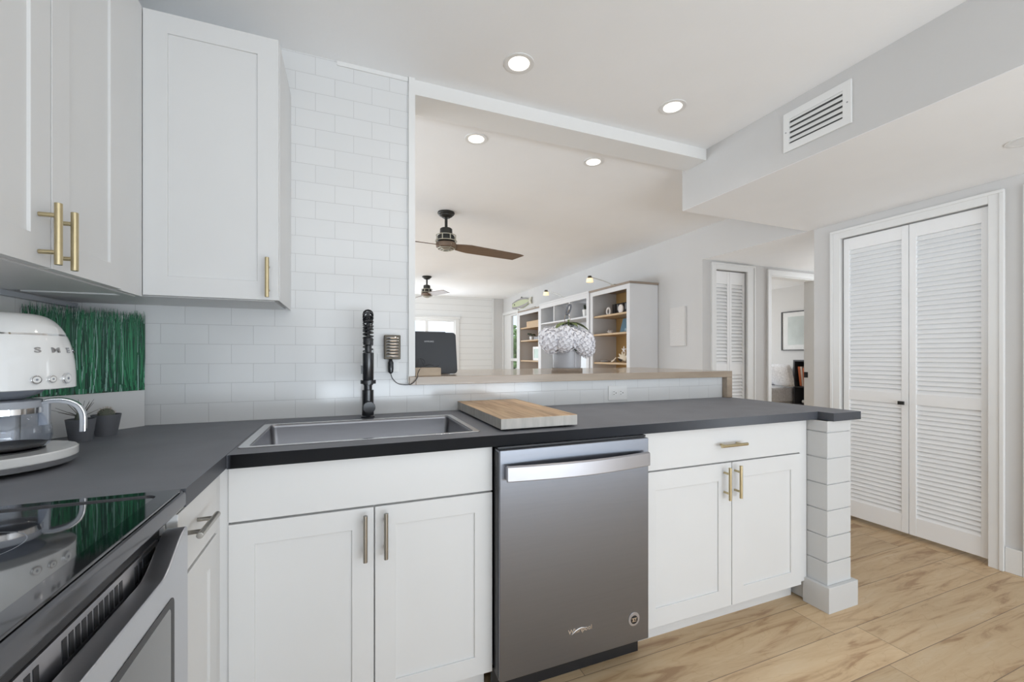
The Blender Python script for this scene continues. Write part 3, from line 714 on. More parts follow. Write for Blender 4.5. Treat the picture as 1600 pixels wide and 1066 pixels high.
for k in range(2): slot(.920-k*.0150, .789, .819)
for k in range(11): slot(.853-k*.0145, .789, .819)
for k in range(8): slot(.655-k*.0145, .789, .819)
build('vent_surround', G().box(-.3448, -.330, Y1-.0199, Y1-.004, .70, .829), M['black'], c)
prof = [(Y0+.006, .12), (Y1-.008, .12), (Y1-.008, .835)]
for i in range(13):
    t = i/12; prof.append((Y1-.012 - .125*t, .795 + .05*(.5+.5*math.cos(PI*t))))
for i in range(13):
    t = 1-i/12; prof.append((Y0+.010 + .125*t, .795 + .05*(.5+.5*math.cos(PI*t))))
prof.append((Y0+.006, .835))
g = G(); g.prism(prof, 'x', -.324, -.2895); dr = build('oven_door', g, M['doorsteel'], c, bev=.003)
g = G(); g.ring(rr(Y0+.098, Y1-.083, .288, .747, .014), rr(Y0+.112, Y1-.097, .302, .733, .012), 'x', -.2897, -.2884); build('window_border', g, M['black'], dr)
build('oven_window', G().prism(rr(Y0+.1115, Y1-.0965, .3015, .7335, .012), 'x', -.2896, -.2887), M['glassblk'], dr)
# ------------------------------------------------------------------ coffee machine
cmx, cmy, cmz = -.748, 1.334, .914
c = thing('coffee_machine', 'glossy white retro drip coffee machine with chrome lettering on the left countertop', 'coffee machine', (cmx, cmy, cmz), R_(-7), local=True)
def Dshape(r, back, s=1, n=28):
    P = [(r*s*math.cos(t), r*s*math.sin(t)) for t in [-PI/2 + PI*i/n for i in range(n+1)]]
    rb = .03*s
    for i in range(7): t = PI/2 + PI/2*i/6; P.append((-back*s + rb + rb*math.cos(t), r*s - rb + rb*math.sin(t)))
    for i in range(7): t = PI + PI/2*i/6; P.append((-back*s + rb + rb*math.cos(t), -r*s + rb + rb*math.sin(t)))
    return P
g = G(); L = []
zb, zt = .19, .364
for i in range(22):
    t = i/21; h = zb + (zt-zb)*math.sin(t*PI/2); q = (h-zb)/(zt-zb)
    s = max(.05, (1 - q**2.5)**(1/2.3)) if q < 1 else .05
    s = .42 + .58*s
    L.append([(x*1.0 if x > 0 else x, y, h) for x, y in Dshape(.130, .11, s)])
L.insert(0, [(x, y, zb-.002) for x, y in Dshape(.130, .11, .97)])
g.loft(L); build('machine_head', g, M['smeg'], c)
def s_at(h):
    q = (h-zb)/(zt-zb); return .42+.58*(1-q**2.5)**(1/2.3)
g = G(); s0 = s_at(.313)*1.006; s1 = s_at(.317)*1.006
g.loft([[(x, y, .3125) for x, y in Dshape(.130, .11, s0*.98)], [(x, y, .3125) for x, y in Dshape(.130, .11, s0)], [(x, y, .3165) for x, y in Dshape(.130, .11, s1)], [(x, y, .3165) for x, y in Dshape(.130, .11, s1*.98)]]); build('chrome_seam', g, M['chrome'], c)
g = G(); g.prism(Dshape(.127, .11)[0:0] or [(-.11, -.12), (-.045, -.12), (-.035, -.05), (-.035, .05), (-.045, .12), (-.11, .12)], 'z', .04, .192); build('machine_column', g, M['smeg'], c, bev=.006)
g = G(); g.loft([[(x, y, .024) for x, y in Dshape(.133, .11)], [(x, y, .026) for x, y in Dshape(.1345, .11)], [(x, y, .042) for x, y in Dshape(.1345, .11)], [(x, y, .0445) for x, y in Dshape(.131, .11)]]); build('machine_base', g, M['smeg'], c)
g = G(); P = Dshape(.130, .11)
top = [(x, y, .0238) for x, y in P]
bot = []
for x, y in P:
    a = math.degrees(math.atan2(y, x)); z = .011
    if 70 < abs(a) < 125: z = .0
    if x < -.085: z = 0
    if 60 <= abs(a) <= 70: z = .011*(70-abs(a))/10
    bot.append((x*.985, y*.985, z))
g.loft([bot, top]); build('base_skirt', g, M['rim'], c)
g = G(); g.lathe([(0, .0452), (.068, .0452), (.068, .0475), (0, .048)], (.012, 0, 0), 40); build('hot_plate', g, M['black'], c)
g = G(); g.lathe([(0, .165), (.035, .165), (.06, .176), (.07, .189), (0, .189)], (.012, 0, 0), 36); build('filter_holder', g, M['greyp'], c)
# lettering and buttons round the curved front
def on_front(a, h, out=.0006):
    s = s_at(h); r = .130*s + out; return Vector((r*math.cos(a), r*math.sin(a), h))
for ch, a in (('S', -25), ('M', -8), ('E', 9), ('G', 26)):
    A = R_(a); p = on_front(A, .278); tilt = math.atan2(p.xy.length - on_front(A, .288).xy.length, .01)
    mtx = Matrix.Translation(p) @ Matrix.Rotation(A+PI/2, 4, 'Z') @ Matrix.Rotation(PI/2 - tilt, 4, 'X')
    text_mesh('letter', ch, .021, .0008, M['letters'], c, mtx @ Matrix.Diagonal((1.35, .8, 1, 1)), bold=.0004)
for a, r in ((-28, .0095), (-15, .0085), (1, .0125)):
    A = R_(a); p = on_front(A, .212, 0); dirv = Vector((math.cos(A), math.sin(A), 0))
    g = G(); g.cyl(p-dirv*.003, p+dirv*.004, r, n=28); b_ = build('button', g, M['chrome'], c, bev=.001)
    g = G(); g.cyl(p+dirv*.004, p+dirv*.0048, r*.72, n=24); build('button_face', g, M['smeg'], b_)
    g = G(); g.cyl(p+dirv*.0048, p+dirv*.0052, r*.25, n=14); build('button_icon', g, M['greyp'], b_)
# carafe
c = thing('coffee_carafe', 'glass coffee carafe with chrome handle on the white machine hot plate', 'carafe', (cmx+.012*math.cos(R_(14)), cmy+.012*math.sin(R_(14)), cmz+.0482), R_(16), local=True)
g = G(); g.lathe([(0, 0.0), (.066, 0.0), (.074, .006), (.078, .025), (.077, .045), (.070, .072), (.062, .085), (.0605, .085), (.068, .071), (.075, .045), (.076, .025), (.072, .008), (.064, .002), (0, .002)], n=48); build('glass_jug', g, M['carafe'], c)
g = G(); g.lathe([(0, .0022), (.063, .0022), (.0695, .010), (0, .0105)], n=40); build('coffee', g, M['dark'], c)
g = G(); g.lathe([(.0625, .083), (.066, .083), (.066, .096), (.0625, .096)], n=48); build('steel_band', g, M['chrome'], c)
g = G(); g.lathe([(.060, .096), (.064, .096), (.062, .112), (.058, .114), (.0, .116)], n=40); build('carafe_lid', g, M['greyl'], c)
hp = [(.058, .106), (.080, .110), (.102, .107), (.120, .096), (.129, .080), (.132, .060), (.1315, .028)]
def sm(P, k=6):
    out = []
    for i in range(len(P)-1):
        p0 = P[max(i-1, 0)]; p1 = P[i]; p2 = P[i+1]; p3 = P[min(i+2, len(P)-1)]
        for j in range(k):
            t = j/k; out.append(tuple(.5*((2*b)+(-a+c_)*t+(2*a-5*b+4*c_-d_)*t*t+(-a+3*b-3*c_+d_)*t**3) for a, b, c_, d_ in zip(p0, p1, p2, p3)))
    out.append(P[-1]); return out
hs = sm(hp)
def ribbon(pts, w, t0, t1):
    L = []
    for i, p in enumerate(pts):
        a = pts[max(i-1, 0)]; b = pts[min(i+1, len(pts)-1)]; dx, dz = b[0]-a[0], b[1]-a[1]; l = math.hypot(dx, dz); nx, nz = -dz/l, dx/l
        L.append([(p[0]+nx*t0, -w, p[1]+nz*t0), (p[0]+nx*t0, w, p[1]+nz*t0), (p[0]+nx*t1, w*.9, p[1]+nz*t1), (p[0]+nx*t1, -w*.9, p[1]+nz*t1)])
    return L
g = G(); g.loft(ribbon(hs, .0115, -.007, .001)); build('handle_grip', g, M['greyl'], c, bev=.002)
g = G(); g.loft(ribbon(hs[2:], .0105, .001, .005)); build('handle_cover', g, M['chrome'], c, bev=.0015)
g = G(); g.box(.055, .074, -.010, .010, .05, .105); build('handle_mount', g, M['greyl'], c, bev=.003)

# ------------------------------------------------------------------ cactus pots
def pot(x, y, lab, grp, kind, h=.07, rt=.045, rb=.032):
    c = thing('potted_cactus', lab, 'plant', (x, y, .914), 0, grp)
    g = G(); g.lathe([(0, .0001), (rb, .0001), (rt, h), (rt-.003, h), (rb-.002, .006), (0, .006)], (x, y, .914), 36); build('plant_pot', g, M['pot'], c)
    g = G(); g.lathe([(0, h-.012), (rt-.0045, h-.012)], (x, y, .914), 24); build('soil', g, M['dark'], c)
    if kind == 0:
        g = G(); g.ell((x, y, .914+h+.0), .022, .022, .020, 20, 10)
        for i, v in enumerate(g.bm.verts): pass
        build('cactus_ball', g, M['cactus'], c)
        g = G()
        for i in range(70):
            a = random.uniform(0, 2*PI); e = random.uniform(.0, 1.4); d = Vector((math.cos(a)*math.cos(e), math.sin(a)*math.cos(e), math.sin(e)))
            p = Vector((x, y, .914+h)) + d*.021; g.cyl(p, p+d*.007, .0006, .0002, n=4)
        build('cactus_spines', g, M['spine'], c)
    else:
        g = G(); g.ell((x, y, .914+h), .014, .014, .022, 16, 8); build('cactus_ball', g, M['cactus'], c)
        g = G()
        for i in range(16):
            a = 2*PI*i/16 + .2; e = random.uniform(.25, 1.3); d = Vector((math.cos(a)*math.cos(e), math.sin(a)*math.cos(e), math.sin(e))); p = Vector((x, y, .914+h+.005))
            g.cyl(p, p+d*random.uniform(.045, .075), .0011, .0004, n=5)
        build('cactus_spines', g, M['bronze'], c)
pot(-.742, 1.80, 'small grey pot with a round grey cactus, right of the other pot', None, 0, rt=.038, rb=.027)
pot(-.762, 1.70, 'small grey pot with a long-spined plant behind the carafe handle', None, 1, rt=.035, rb=.026)

# ------------------------------------------------------------------ the grass picture standing across the corner
A = Vector((-.706, 1.985, 0)); Bp = Vector((-.914, 1.731, 0)); dirp = (Bp-A).normalized(); Lp = (Bp-A).length
nrm = Vector((dirp.y, -dirp.x, 0)); nrm = nrm if nrm.dot(Vector((1, -1, 0))) > 0 else -nrm
c = thing('grass_picture', 'tall panel picture of green grass blades leaning across the tiled corner', 'picture', (A.x, A.y, .9142))
def pp(u, z, o): return A + dirp*u + nrm*o + Vector((0, 0, z))
def slab(u0, u1, z0, z1, o0, o1):
    g = G(); vs = [[pp(u0, z0, o), pp(u1, z0, o), pp(u1, z1, o), pp(u0, z1, o)] for o in (o0, o1)]; g.loft(vs); return g
build('panel', slab(0, Lp, .9143, 1.325, -.004, 0), M['cab'], c)
build('picture_ground', slab(0, Lp, 1.050, 1.300, .0002, .0010), M['leafd'], c)
greens = [mat('grass green %d' % i, col, .45, spec=.4) for i, col in enumerate([(.012, .10, .05), (.02, .17, .075), (.008, .055, .035), (.035, .24, .11), (.05, .13, .10), (.24, .42, .36)])]
gm = [greens[k] for k in (0, 0, 1, 1, 2, 2, 3, 3, 4)]
g = G(); g.mats = list(greens)
for i in range(760):
    u = random.uniform(.002, Lp-.004); z0 = 1.050 + (random.random()**2)*.10; z1 = min(1.347, random.gauss(1.324, .013)); lean = random.gauss(0, .012); w = random.uniform(.0012, .0030)
    o = random.uniform(.0012, .0045); bend = random.gauss(0, .006); P = []
    for k in range(5):
        t = k/4; uu = u + lean*t + bend*math.sin(PI*t); uu = min(max(uu, .001), Lp-.001); P.append((uu, z0+(z1-z0)*t, w*(1-t)**.6 + .0003))
    gi = greens.index(random.choice(gm)) if random.random() > .08 else 5
    g.cur = gi
    prev = None
    for uu, z, ww in P:
        a = g.bm.verts.new(pp(uu-ww, z, o)); b = g.bm.verts.new(pp(uu+ww, z, o)); m_ = g.bm.verts.new(pp(uu, z, o+.0008))
        if prev: g._f([prev[0], prev[2], m_, a]); g._f([prev[2], prev[1], b, m_])
        prev = (a, b, m_)
build('grass_blades', g, None, c, recalc=False)

# ------------------------------------------------------------------ cutting board
c = thing('cutting_board', 'thick maple cutting board lying on the charcoal countertop beside the sink', 'cutting board', (.655, 1.68, .914))
g = G(); g.m(M['board']); g.box(.503, .806, 1.372, 1.985, .958, .9592); g.m(M['endgrain']); g.box(.503, .806, 1.372, 1.985, .922, .958)
bd = build('board_slab', g, None, c)
for x in (.53, .78):
    for y in (1.41, 1.95): g = G(); g.cyl((x, y, .9141), (x, y, .922), .012, n=16); build('rubber_foot', g, M['black'], c)

# ------------------------------------------------------------------ bar top
c = thing('bar_counter', 'oak breakfast bar slab with waterfall end above the half wall', 'counter', (1.28, 2.4, 0))
g = G(); g.box(.3015, 2.28, 1.962, 2.86, 1.0435, 1.082); g.box(.272, .3014, 1.962, 1.9855, 1.0435, 1.082); build('bar_slab', g, M['bar'], c, bev=.002)
g = G(); g.box(2.236, 2.28, 1.962, 1.9975, .9142, 1.0434); g.box(2.236, 2.28, 1.9985, 2.86, 0, 1.0434); build('end_panel', g, M['bar'], c, bev=.002)

# things on the bar
c = thing('tablet_computer', 'black laptop standing tented on the left end of the oak bar', 'computer', (.41, 2.22, 1.082))
def tilt_panel(x0, x1, yb, yt, z0, z1, th, r=.018):
    P = rr(x0, x1, 0, math.hypot(yt-yb, z1-z0), r); g = G(); g.prism(P, 'z', 0, th)
    a = math.atan2(z1-z0, yt-yb); g.xf(Matrix.Translation((0, yb, z0)) @ Matrix.Rotation(a, 4, 'X')); return g
build('laptop_lid', tilt_panel(.25, .553, 2.19, 2.235, 1.0835, 1.302, .009), M['laptop'], c, bev=.002)
build('laptop_base', tilt_panel(.25, .553, 2.335, 2.248, 1.0835, 1.300, -.011), M['edge'], c, bev=.002)
g = G(); g.cyl((.30, 2.242, 1.302), (.50, 2.242, 1.302), .006); build('hinge', g, M['laptop'], c)
text_mesh('maker_lettering', 'SAMSUNG', .011, .0002, M['edge'], c, Matrix.Translation((.407, 2.2095, 1.2535)) @ Matrix.Rotation(R_(78), 4, 'X'))
g = G(); g.box(.3035, .424, 1.992, 2.085, 1.0821, 1.121)
solo('wooden_box', g, mat('pale pine', (.42, .33, .24), .6, var=.2, vscale=8, stretch=(2, 10, 10)), 'small pale wooden block in front of the black laptop on the bar', 'box', (.364, 2.04, 1.0821), bev=.001)
g = G(); pts = []
for i in range(60):
    t = i/59; pts.append((.315 + .105*t, 2.04 + .03*math.sin(5*t), 1.1236 + .012*abs(math.sin(t*7.5)) + .03*math.exp(-((t-.2)/.15)**2)))
g.tube(pts, .0014, 6); 
lp = [(.333+.022*math.cos(t), 2.03+.01*math.sin(t), 1.146+.020*math.sin(t)) for t in [2*PI*i/24 for i in range(24)]]
g.tube(lp, .0014, 6, closed=True)
solo('charging_cable', g, M['cable'], 'thin black cable coiled on top of the small wooden block', 'cable', (.36, 2.04, 1.1222))

# retro microphone shaped gadget hanging in front of a switch plate
c = thing('microphone_gadget', 'retro microphone shaped gadget with chrome grille hanging over the wall plate beside faucet', 'gadget', (.196, 1.96, 1.17))
mx0, mx1 = .161, .232
build('gadget_frame', G().box(mx0, mx1, 1.958, 1.986, 1.163, 1.272), M['bronze'], c, bev=.003)
g = G()
for k in range(7):
    z = 1.176 + k*.0135; g.tube([(.196+.028*math.cos(t), 1.957-.010*math.sin(t), z + .002*math.sin(t)) for t in [PI*i/12 for i in range(13)]], [.0008+.0042*math.sin(PI*i/12) for i in range(13)], 8)
build('grille_ribs', g, M['chrome'], c)
g = G(); g.lathe([(0, 1.098), (.006, 1.099), (.011, 1.105), (.0125, 1.12), (.0125, 1.148), (.008, 1.156), (.006, 1.166), (0, 1.166)], (.190, 1.972, 0), 24); build('gadget_handle', g, M['blackm'], c)
g = G(); P = sm([(.190, 1.972, 1.099), (.198, 1.975, 1.076), (.222, 1.978, 1.052), (.255, 1.968, 1.046), (.283, 1.952, 1.052), (.306, 1.952, 1.078), (.312, 1.975, 1.098), (.33, 2.0, 1.124)], 8)
g.tube(P, .0018, 8); build('power_cord', g, M['cable'], c)
c = thing('switch_plate', 'white light switch plate on the tiles between faucet and opening', 'switch', (.172, 1.999, 1.158))
build('wall_plate', G().box(.117, .226, 1.9935, 1.9995, 1.104, 1.213), M['white'], c, bev=.002)
build('rocker', G().box(.133, .163, 1.991, 1.9934, 1.126, 1.190), M['white'], c, bev=.001)
c = thing('wall_outlet', 'white duplex outlet lying sideways on the tiled half wall', 'outlet', (1.436, 1.999, .968))
build('wall_plate', G().box(1.373, 1.499, 1.9945, 1.9995, .928, 1.008), M['white'], c, bev=.002)
for xx in (1.413, 1.459):
    s_ = build('socket', G().box(xx-.017, xx+.017, 1.9925, 1.9944, .953, .983), M['white'], c, bev=.002)
    g = G(); g.box(xx-.008, xx-.001, 1.9918, 1.9924, .974, .9765); g.box(xx-.008, xx-.001, 1.9918, 1.9924, .9595, .962); g.cyl((xx+.009, 1.9924, .968), (xx+.009, 1.9918, .968), .0028, n=12)
    build('socket_slots', g, M['black'], s_)

# vase with hydrangeas
vx, vy = 1.222, 2.20
c = thing('flower_vase', 'grey ceramic vase of white hydrangeas on a round wooden coaster on the bar', 'vase', (vx, vy, 1.082))
g = G(); g.lathe([(0, .0001), (.091, .0001), (.092, .003), (.092, .021), (.090, .024), (0, .024)], (vx, vy, 1.082), 44); build('wooden_coaster', g, M['brownoak'], c)
g = G(); g.lathe([(0, .0242), (.080, .0242), (.082, .030), (.084, .148), (.080, .148), (.078, .035), (0, .035)], (vx, vy, 1.082), 44); build('vase_body', g, M['vase'], c)
g = G(); g.tube([(vx+.01, vy-.0845, 1.082+.03), (vx+.01, vy-.086, 1.082+.14)], .0012, 6); build('vase_seam', g, M['flower'], c)
heads = []
for hx_, hy_, hz_, r in ((-.115, -.02, .165, .068), (-.05, -.06, .185, .064), (.02, -.07, .17, .062), (.085, -.05, .165, .062), (.13, 0, .145, .058), (-.03, .03, .205, .06), (.05, .02, .20, .06), (-.1, .05, .19, .055), (.1, .05, .18, .055), (.055, -.10, .135, .05), (-.06, -.085, .15, .05), (.115, -.04, .115, .045)):
    heads.append((Vector((vx+hx_*.95, vy+hy_, 1.082+hz_+.018)), r*1.08))
for hc, r in heads:
    g = G()
    for i in range(80):
        k = i+.5; ph = math.acos(1-2*k/80); th = PI*(1+5**.5)*k; d = Vector((math.cos(th)*math.sin(ph), math.sin(th)*math.sin(ph), math.cos(ph)))
        p = hc + d*r*random.uniform(.88, 1.06); u = d.orthogonal().normalized(); w = d.cross(u); a0 = random.uniform(0, PI/2); s = r*.24
        cv = g.bm.verts.new(p - d*s*.12)
        for q in range(4):
            a = a0+q*PI/2; e1 = u*math.cos(a)+w*math.sin(a); e2 = u*math.cos(a+.75)+w*math.sin(a+.75); e3 = u*math.cos(a-.75)+w*math.sin(a-.75)
            g._f([cv, g.bm.verts.new(p+e3*s*.65+d*s*.1), g.bm.verts.new(p+e1*s*1.1+d*s*random.uniform(-.2, .35)), g.bm.verts.new(p+e2*s*.65+d*s*.1)])
    g.ell(hc, r*.86, r*.86, r*.86, 14, 9)
    build('hydrangea_head', g, M['flower'], c, recalc=False, smooth=False)
g = G()
def leafy(g, p, d, l, w):
    p = Vector(p); d = Vector(d).normalized(); s = d.cross(Vector((0, 0, 1))).normalized(); prev = None
    for k in range(7):
        t = k/6; q = p + d*l*t + Vector((0, 0, -.35*l*t*t)); ww = w*math.sin(PI*min(1, t*.92+.06))
        a, m_, b = g.bm.verts.new(q-s*ww+Vector((0, 0, ww*.25))), g.bm.verts.new(q), g.bm.verts.new(q+s*ww+Vector((0, 0, ww*.25)))
        if prev: g._f([prev[0], prev[1], m_, a]); g._f([prev[1], prev[2], b, m_])
        prev = (a, m_, b)
for dx, dy, l, w in ((1, -.25, .13, .03), (-1, -.3, .11, .03), (.3, -1, .07, .025), (-.2, 1, .1, .03), (.9, .6, .12, .025)): leafy(g, (vx, vy-.02, 1.082+.292), (dx, dy, -.05), l, w)
g.cyl((vx, vy-.02, 1.082+.2), (vx, vy-.02, 1.082+.31), .006, n=8)
build('leaves', g, M['leaf'], c, recalc=False)
g = G()
for a in range(9): leafy(g, (vx+.03*math.cos(a), vy-.05+.02*math.sin(a), 1.082+.14), (math.cos(a*.7), math.sin(a*.7), .1), .07, .02)
build('inner_leaves', g, M['leafd'], c, recalc=False)
g = G()
P = sm([(vx+.0, vy, 1.35), (vx-.018, vy-.01, 1.375), (vx-.02, vy-.01, 1.405), (vx-.005, vy-.01, 1.432), (vx+.012, vy-.01, 1.452)], 6); g.tube(P, .0022, 6)
P = sm([(vx+.004, vy, 1.355), (vx+.016, vy-.01, 1.375), (vx+.014, vy-.01, 1.405), (vx-.002, vy-.01, 1.425)], 6); g.tube(P, .0019, 6)
build('wire_stem', g, M['brownoak'], c)
g = G(); g.tube([(vx+.004+.012*math.cos(t)+.010*math.sin(t), vy-.012, 1.452+.030*math.sin(t)) for t in [2*PI*i/28 for i in range(28)]], .0055, 8, closed=True); build('wire_bud', g, M['pot'], c)

# ------------------------------------------------------------------ ceiling things
def can(x, y, z, lab, on=True):
    c = thing('recessed_light', lab, 'ceiling light', (x, y, z), 0, 'recessed ceiling lights')
    g = G(); g.lathe([(.047, -.002), (.060, -.005), (.067, -.0035), (.067, -.0002), (.047, -.0002)], (x, y, z), 40); build('trim_ring', g, M['trim'], c)
    if on:
        g = G(); g.lathe([(0, -.0012), (.030, -.0012)], (x, y, z), 32); build('light_lens', g, M['canglow'], c)
        g = G(); g.lathe([(.030, -.0008), (.0465, -.0028), (.0465, -.0012)], (x, y, z), 32); build('light_reflector', g, M['canglow'], c)
        l = bpy.data.lights.new('recessed_light_lamp', 'SPOT'); l.energy = 9; l.color = (1, .93, .85); l.spot_size = R_(150); l.spot_blend = 1; l.shadow_soft_size = .045
        o = bpy.data.objects.new('recessed_light_lamp', l); COL.objects.link(o); o.parent = c; o.location = (0, 0, -.012)
    else:
        g = G(); g.lathe([(0, -.003), (.030, -.003), (.0465, -.0022)], (x, y, z), 32); build('light_lens', g, M['canoff'], c)
can(.714, 1.719, ZC, 'lit recessed ceiling light nearest above the sink side of the kitchen')
can(1.583, 1.725, ZC, 'lit recessed kitchen ceiling light nearest the grey soffit')
can(.725, 2.412, ZC, 'lit recessed light just beyond the header, above the first ceiling fan')
can(1.539, 2.41, ZC, 'lit recessed light beyond the header, on the bookcase side')
can(2.855, .905, 2.1514, 'unlit recessed light cut by the right edge under the soffit', False)

def fan(x, y, ang, blen, lab):
    c = thing('ceiling_fan', lab, 'ceiling fan', (x, y, ZC), 0, 'two-blade ceiling fans in the living room')
    g = G(); g.lathe([(0, 0), (.075, 0), (.077, -.012), (.070, -.022), (.060, -.026), (.058, -.034), (.030, -.052), (0, -.052)], (x, y, ZC-.0002), 36); build('ceiling_canopy', g, M['fanmetal'], c)
    g = G(); g.cyl((x, y, ZC-.05), (x, y, ZC-.15), .013); build('downrod', g, M['fanmetal'], c)
    g = G(); g.lathe([(0, -.142), (.045, -.144), (.055, -.152), (.057, -.20), (.075, -.215), (.078, -.262), (.06, -.275), (0, -.275)], (x, y, ZC), 36); build('fan_motor', g, M['fanmetal'], c)
    g = G()
    for z, r in ((-.212, .088), (-.262, .095)): g.tube([(x+r*math.cos(2*PI*i/36), y+r*math.sin(2*PI*i/36), ZC+z) for i in range(36)], .0045, 6, closed=True)
    for i in range(8):
        a = 2*PI*i/8+.2; g.box(x+.09*math.cos(a)-.004, x+.09*math.cos(a)+.004, y+.09*math.sin(a)-.004, y+.09*math.sin(a)+.004, ZC-.264, ZC-.210)
    for k in range(3):
        r = .03+.022*k; g.tube([(x+r*math.cos(2*PI*i/28), y+r*math.sin(2*PI*i/28), ZC-.345+.008*k) for i in range(28)], .004, 6, closed=True)
    for i in range(5):
        a = 2*PI*i/5; g.tube([(x+.03*math.cos(a), y+.03*math.sin(a), ZC-.345), (x+.08*math.cos(a), y+.08*math.sin(a), ZC-.325), (x+.09*math.cos(a), y+.09*math.sin(a), ZC-.30)], .003, 5)
    build('wire_cage', g, M['cream'], c)
    g = G(); g.lathe([(0, -.276), (.085, -.276), (.092, -.285), (.090, -.318), (.06, -.328), (0, -.328)], (x, y, ZC), 36); build('hub', g, M['fanwood'], c)
    for s in (0, PI):
        a = ang+s; L = []
        for k in range(14):
            t = k/13; rr_ = .05 + (blen-.05)*t; w = (.032 + .040*min(1, t/.22)**.8) * (1 if t < .93 else 1-(t-.93)*7*.35); tl = R_(16*(1-.4*t)); th = .007
            sk = .012*t
            q = []
            for sy, sz in ((-1, -1), (1, -1), (1, 1), (-1, 1)):
                yy = sy*w + sk; zz = yy*math.tan(tl)*(-1) + sz*th*(.5)
                rq = rr_ - (.05*max(0, sy) if k == 13 else 0)
                q.append((x + rq*math.cos(a) - yy*math.sin(a), y + rq*math.sin(a) + yy*math.cos(a), ZC-.300-.012*t + zz))
            L.append(q)
        g = G(); g.loft(L); build('fan_blade', g, M['fanwood'], c, bev=.002)
fan(.845, 3.752, R_(9), .80, 'nearer two-blade ceiling fan with brown wooden blades')
fan(1.235, 6.9, R_(-72), .62, 'farther two-blade ceiling fan, small near the far window')

# duct grille on the soffit
c = thing('air_vent', 'white louvered air vent grille on the grey soffit', 'vent', (2.105, 1.34, 2.22))
vy0, vy1, vz0, vz1 = 1.184, 1.497, 2.220, 2.418
O = [(vy0, vz0), (vy1, vz0), (vy1, vz1), (vy0, vz1)]; I = [(vy0+.036, vz0+.036), (vy1-.03, vz0+.036), (vy1-.03, vz1-.036), (vy0+.036, vz1-.036)]
g = G(); g.ring(O, I, 'x', 2.095, 2.1048); build('vent_frame', g, M['trim'], c, bev=.0015)
g = G(); g.box(2.1042, 2.1049, vy0+.034, vy1-.028, vz0+.034, vz1-.034); build('duct_opening', g, M['dkblue'], c)
for k in range(5):
    z = vz0+.045 + k*.0265; g = G(); g.prism([(2.0945, z), (2.0965, z-.002), (2.1040, z+.017), (2.1020, z+.018)], 'y', vy0+.035, vy1-.029); build('vent_slat', g, M['trim'], c)
for yy in (vy0+.016, vy1-.014): g = G(); g.cyl((2.0952, yy, 2.319), (2.0938, yy, 2.319), .0035, n=14); build('screw', g, M['grey'], c)

# ------------------------------------------------------------------ living room wall unit
XF = 2.961; XW = 3.354
WG = 'sections of the living room wall unit'
def tower(y0, y1, lab, ztop=1.995, woodback=True):
    c = thing('bookcase', lab, 'bookcase', ((XF+XW)/2, (y0+y1)/2, 0), 0, WG)
    t = .035
    build('side_panel', G().box(XF+.02, XW, y0, y0+t, 0, ztop-.001), M['bcgrey'], c)
    build('side_panel', G().box(XF+.02, XW, y1-t, y1, 0, ztop-.001), M['bcin'], c)
    g = G(); g.box(XF, XF+.0199, y0, y0+.058, 0, ztop-.001); g.box(XF, XF+.0199, y1-.058, y1, 0, ztop-.001); g.box(XF, XF+.0199, y0+.058, y1-.058, ztop-.055, ztop-.001); g.box(XF, XF+.0199, y0+.058, y1-.058, 0, .1)
    build('face_frame', g, M['bcgrey'], c)
    build('back_panel', G().box(XW-.012, XW-.0002, y0+t, y1-t, .0, ztop-.001), M['orange'], c)
    build('top_board', G().box(XF-.012, XW, y0-.012, y1+.005, ztop, ztop+.022), M['brownoak'], c)
    for z in (1.085, 1.442, 1.672):
        g = G(); g.box(XF+.0205, XW-.0125, y0+t+.0002, y1-t-.0002, z-.011, z+.011); build('shelf', g, M['oak'], c)
    return c
tower(3.892, 4.712, 'near bookcase tower with brown top and golden back panel in the living room')
c2 = tower(6.24, 7.16, 'far bookcase tower nearest the window, seen beyond the hutch', 1.965)
c = thing('bookcase', 'middle hutch of the white wall unit with three small cubbies behind the flowers', 'bookcase', ((XF+XW)/2, 5.48, 0), 0, WG)
y0, y1 = 4.722, 6.225
for a, b in ((y0, y0+.06), (y1-.06, y1)): build('side_panel', G().box(XF-.015, XW, a, b, 0, 1.999), M['bcgrey'], c)
build('top_board', G().box(XF-.02, XW, y0, y1, 2.0, 2.022), M['bcgrey'], c)
build('cornice', G().box(XF-.014, XF+.006, y0+.0602, y1-.0602, 1.935, 1.9995), M['bcgrey'], c)
build('back_panel', G().box(XW-.012, XW-.0002, y0+.0602, y1-.0602, 0, 1.9995), M['bcin'], c)
build('shelf', G().box(XF-.01, XW-.0125, y0+.0602, y1-.0602, 1.680, 1.702), M['bcgrey'], c)
for yy in (5.245, 5.72): build('divider', G().box(XF-.01, XW-.0125, yy-.012, yy+.012, 1.7022, 1.9345), M['bcgrey'], c)
build('lower_cabinet', G().box(XF, XW-.0125, y0+.0602, y1-.0602, .0, .80), M['bcgrey'], c)
# screen and panes in the middle section
c = thing('television', 'dark framed screen with a bright reflection painted in its pale colour, in the hutch behind the vase', 'television', (3.2, 5.45, .8002))
build('screen_frame', G().box(3.19, 3.23, 4.83, 6.12, .8502, 1.50), M['black'], c)
build('screen', G().box(3.186, 3.1898, 4.85, 6.10, .87, 1.48), mat('glossy screen', (.55, .58, .60), .12), c)  # pale base colour stands in for a reflection on the screen
build('screen_stand', G().box(3.15, 3.30, 5.2, 5.7, .8002, .85), M['black'], c)

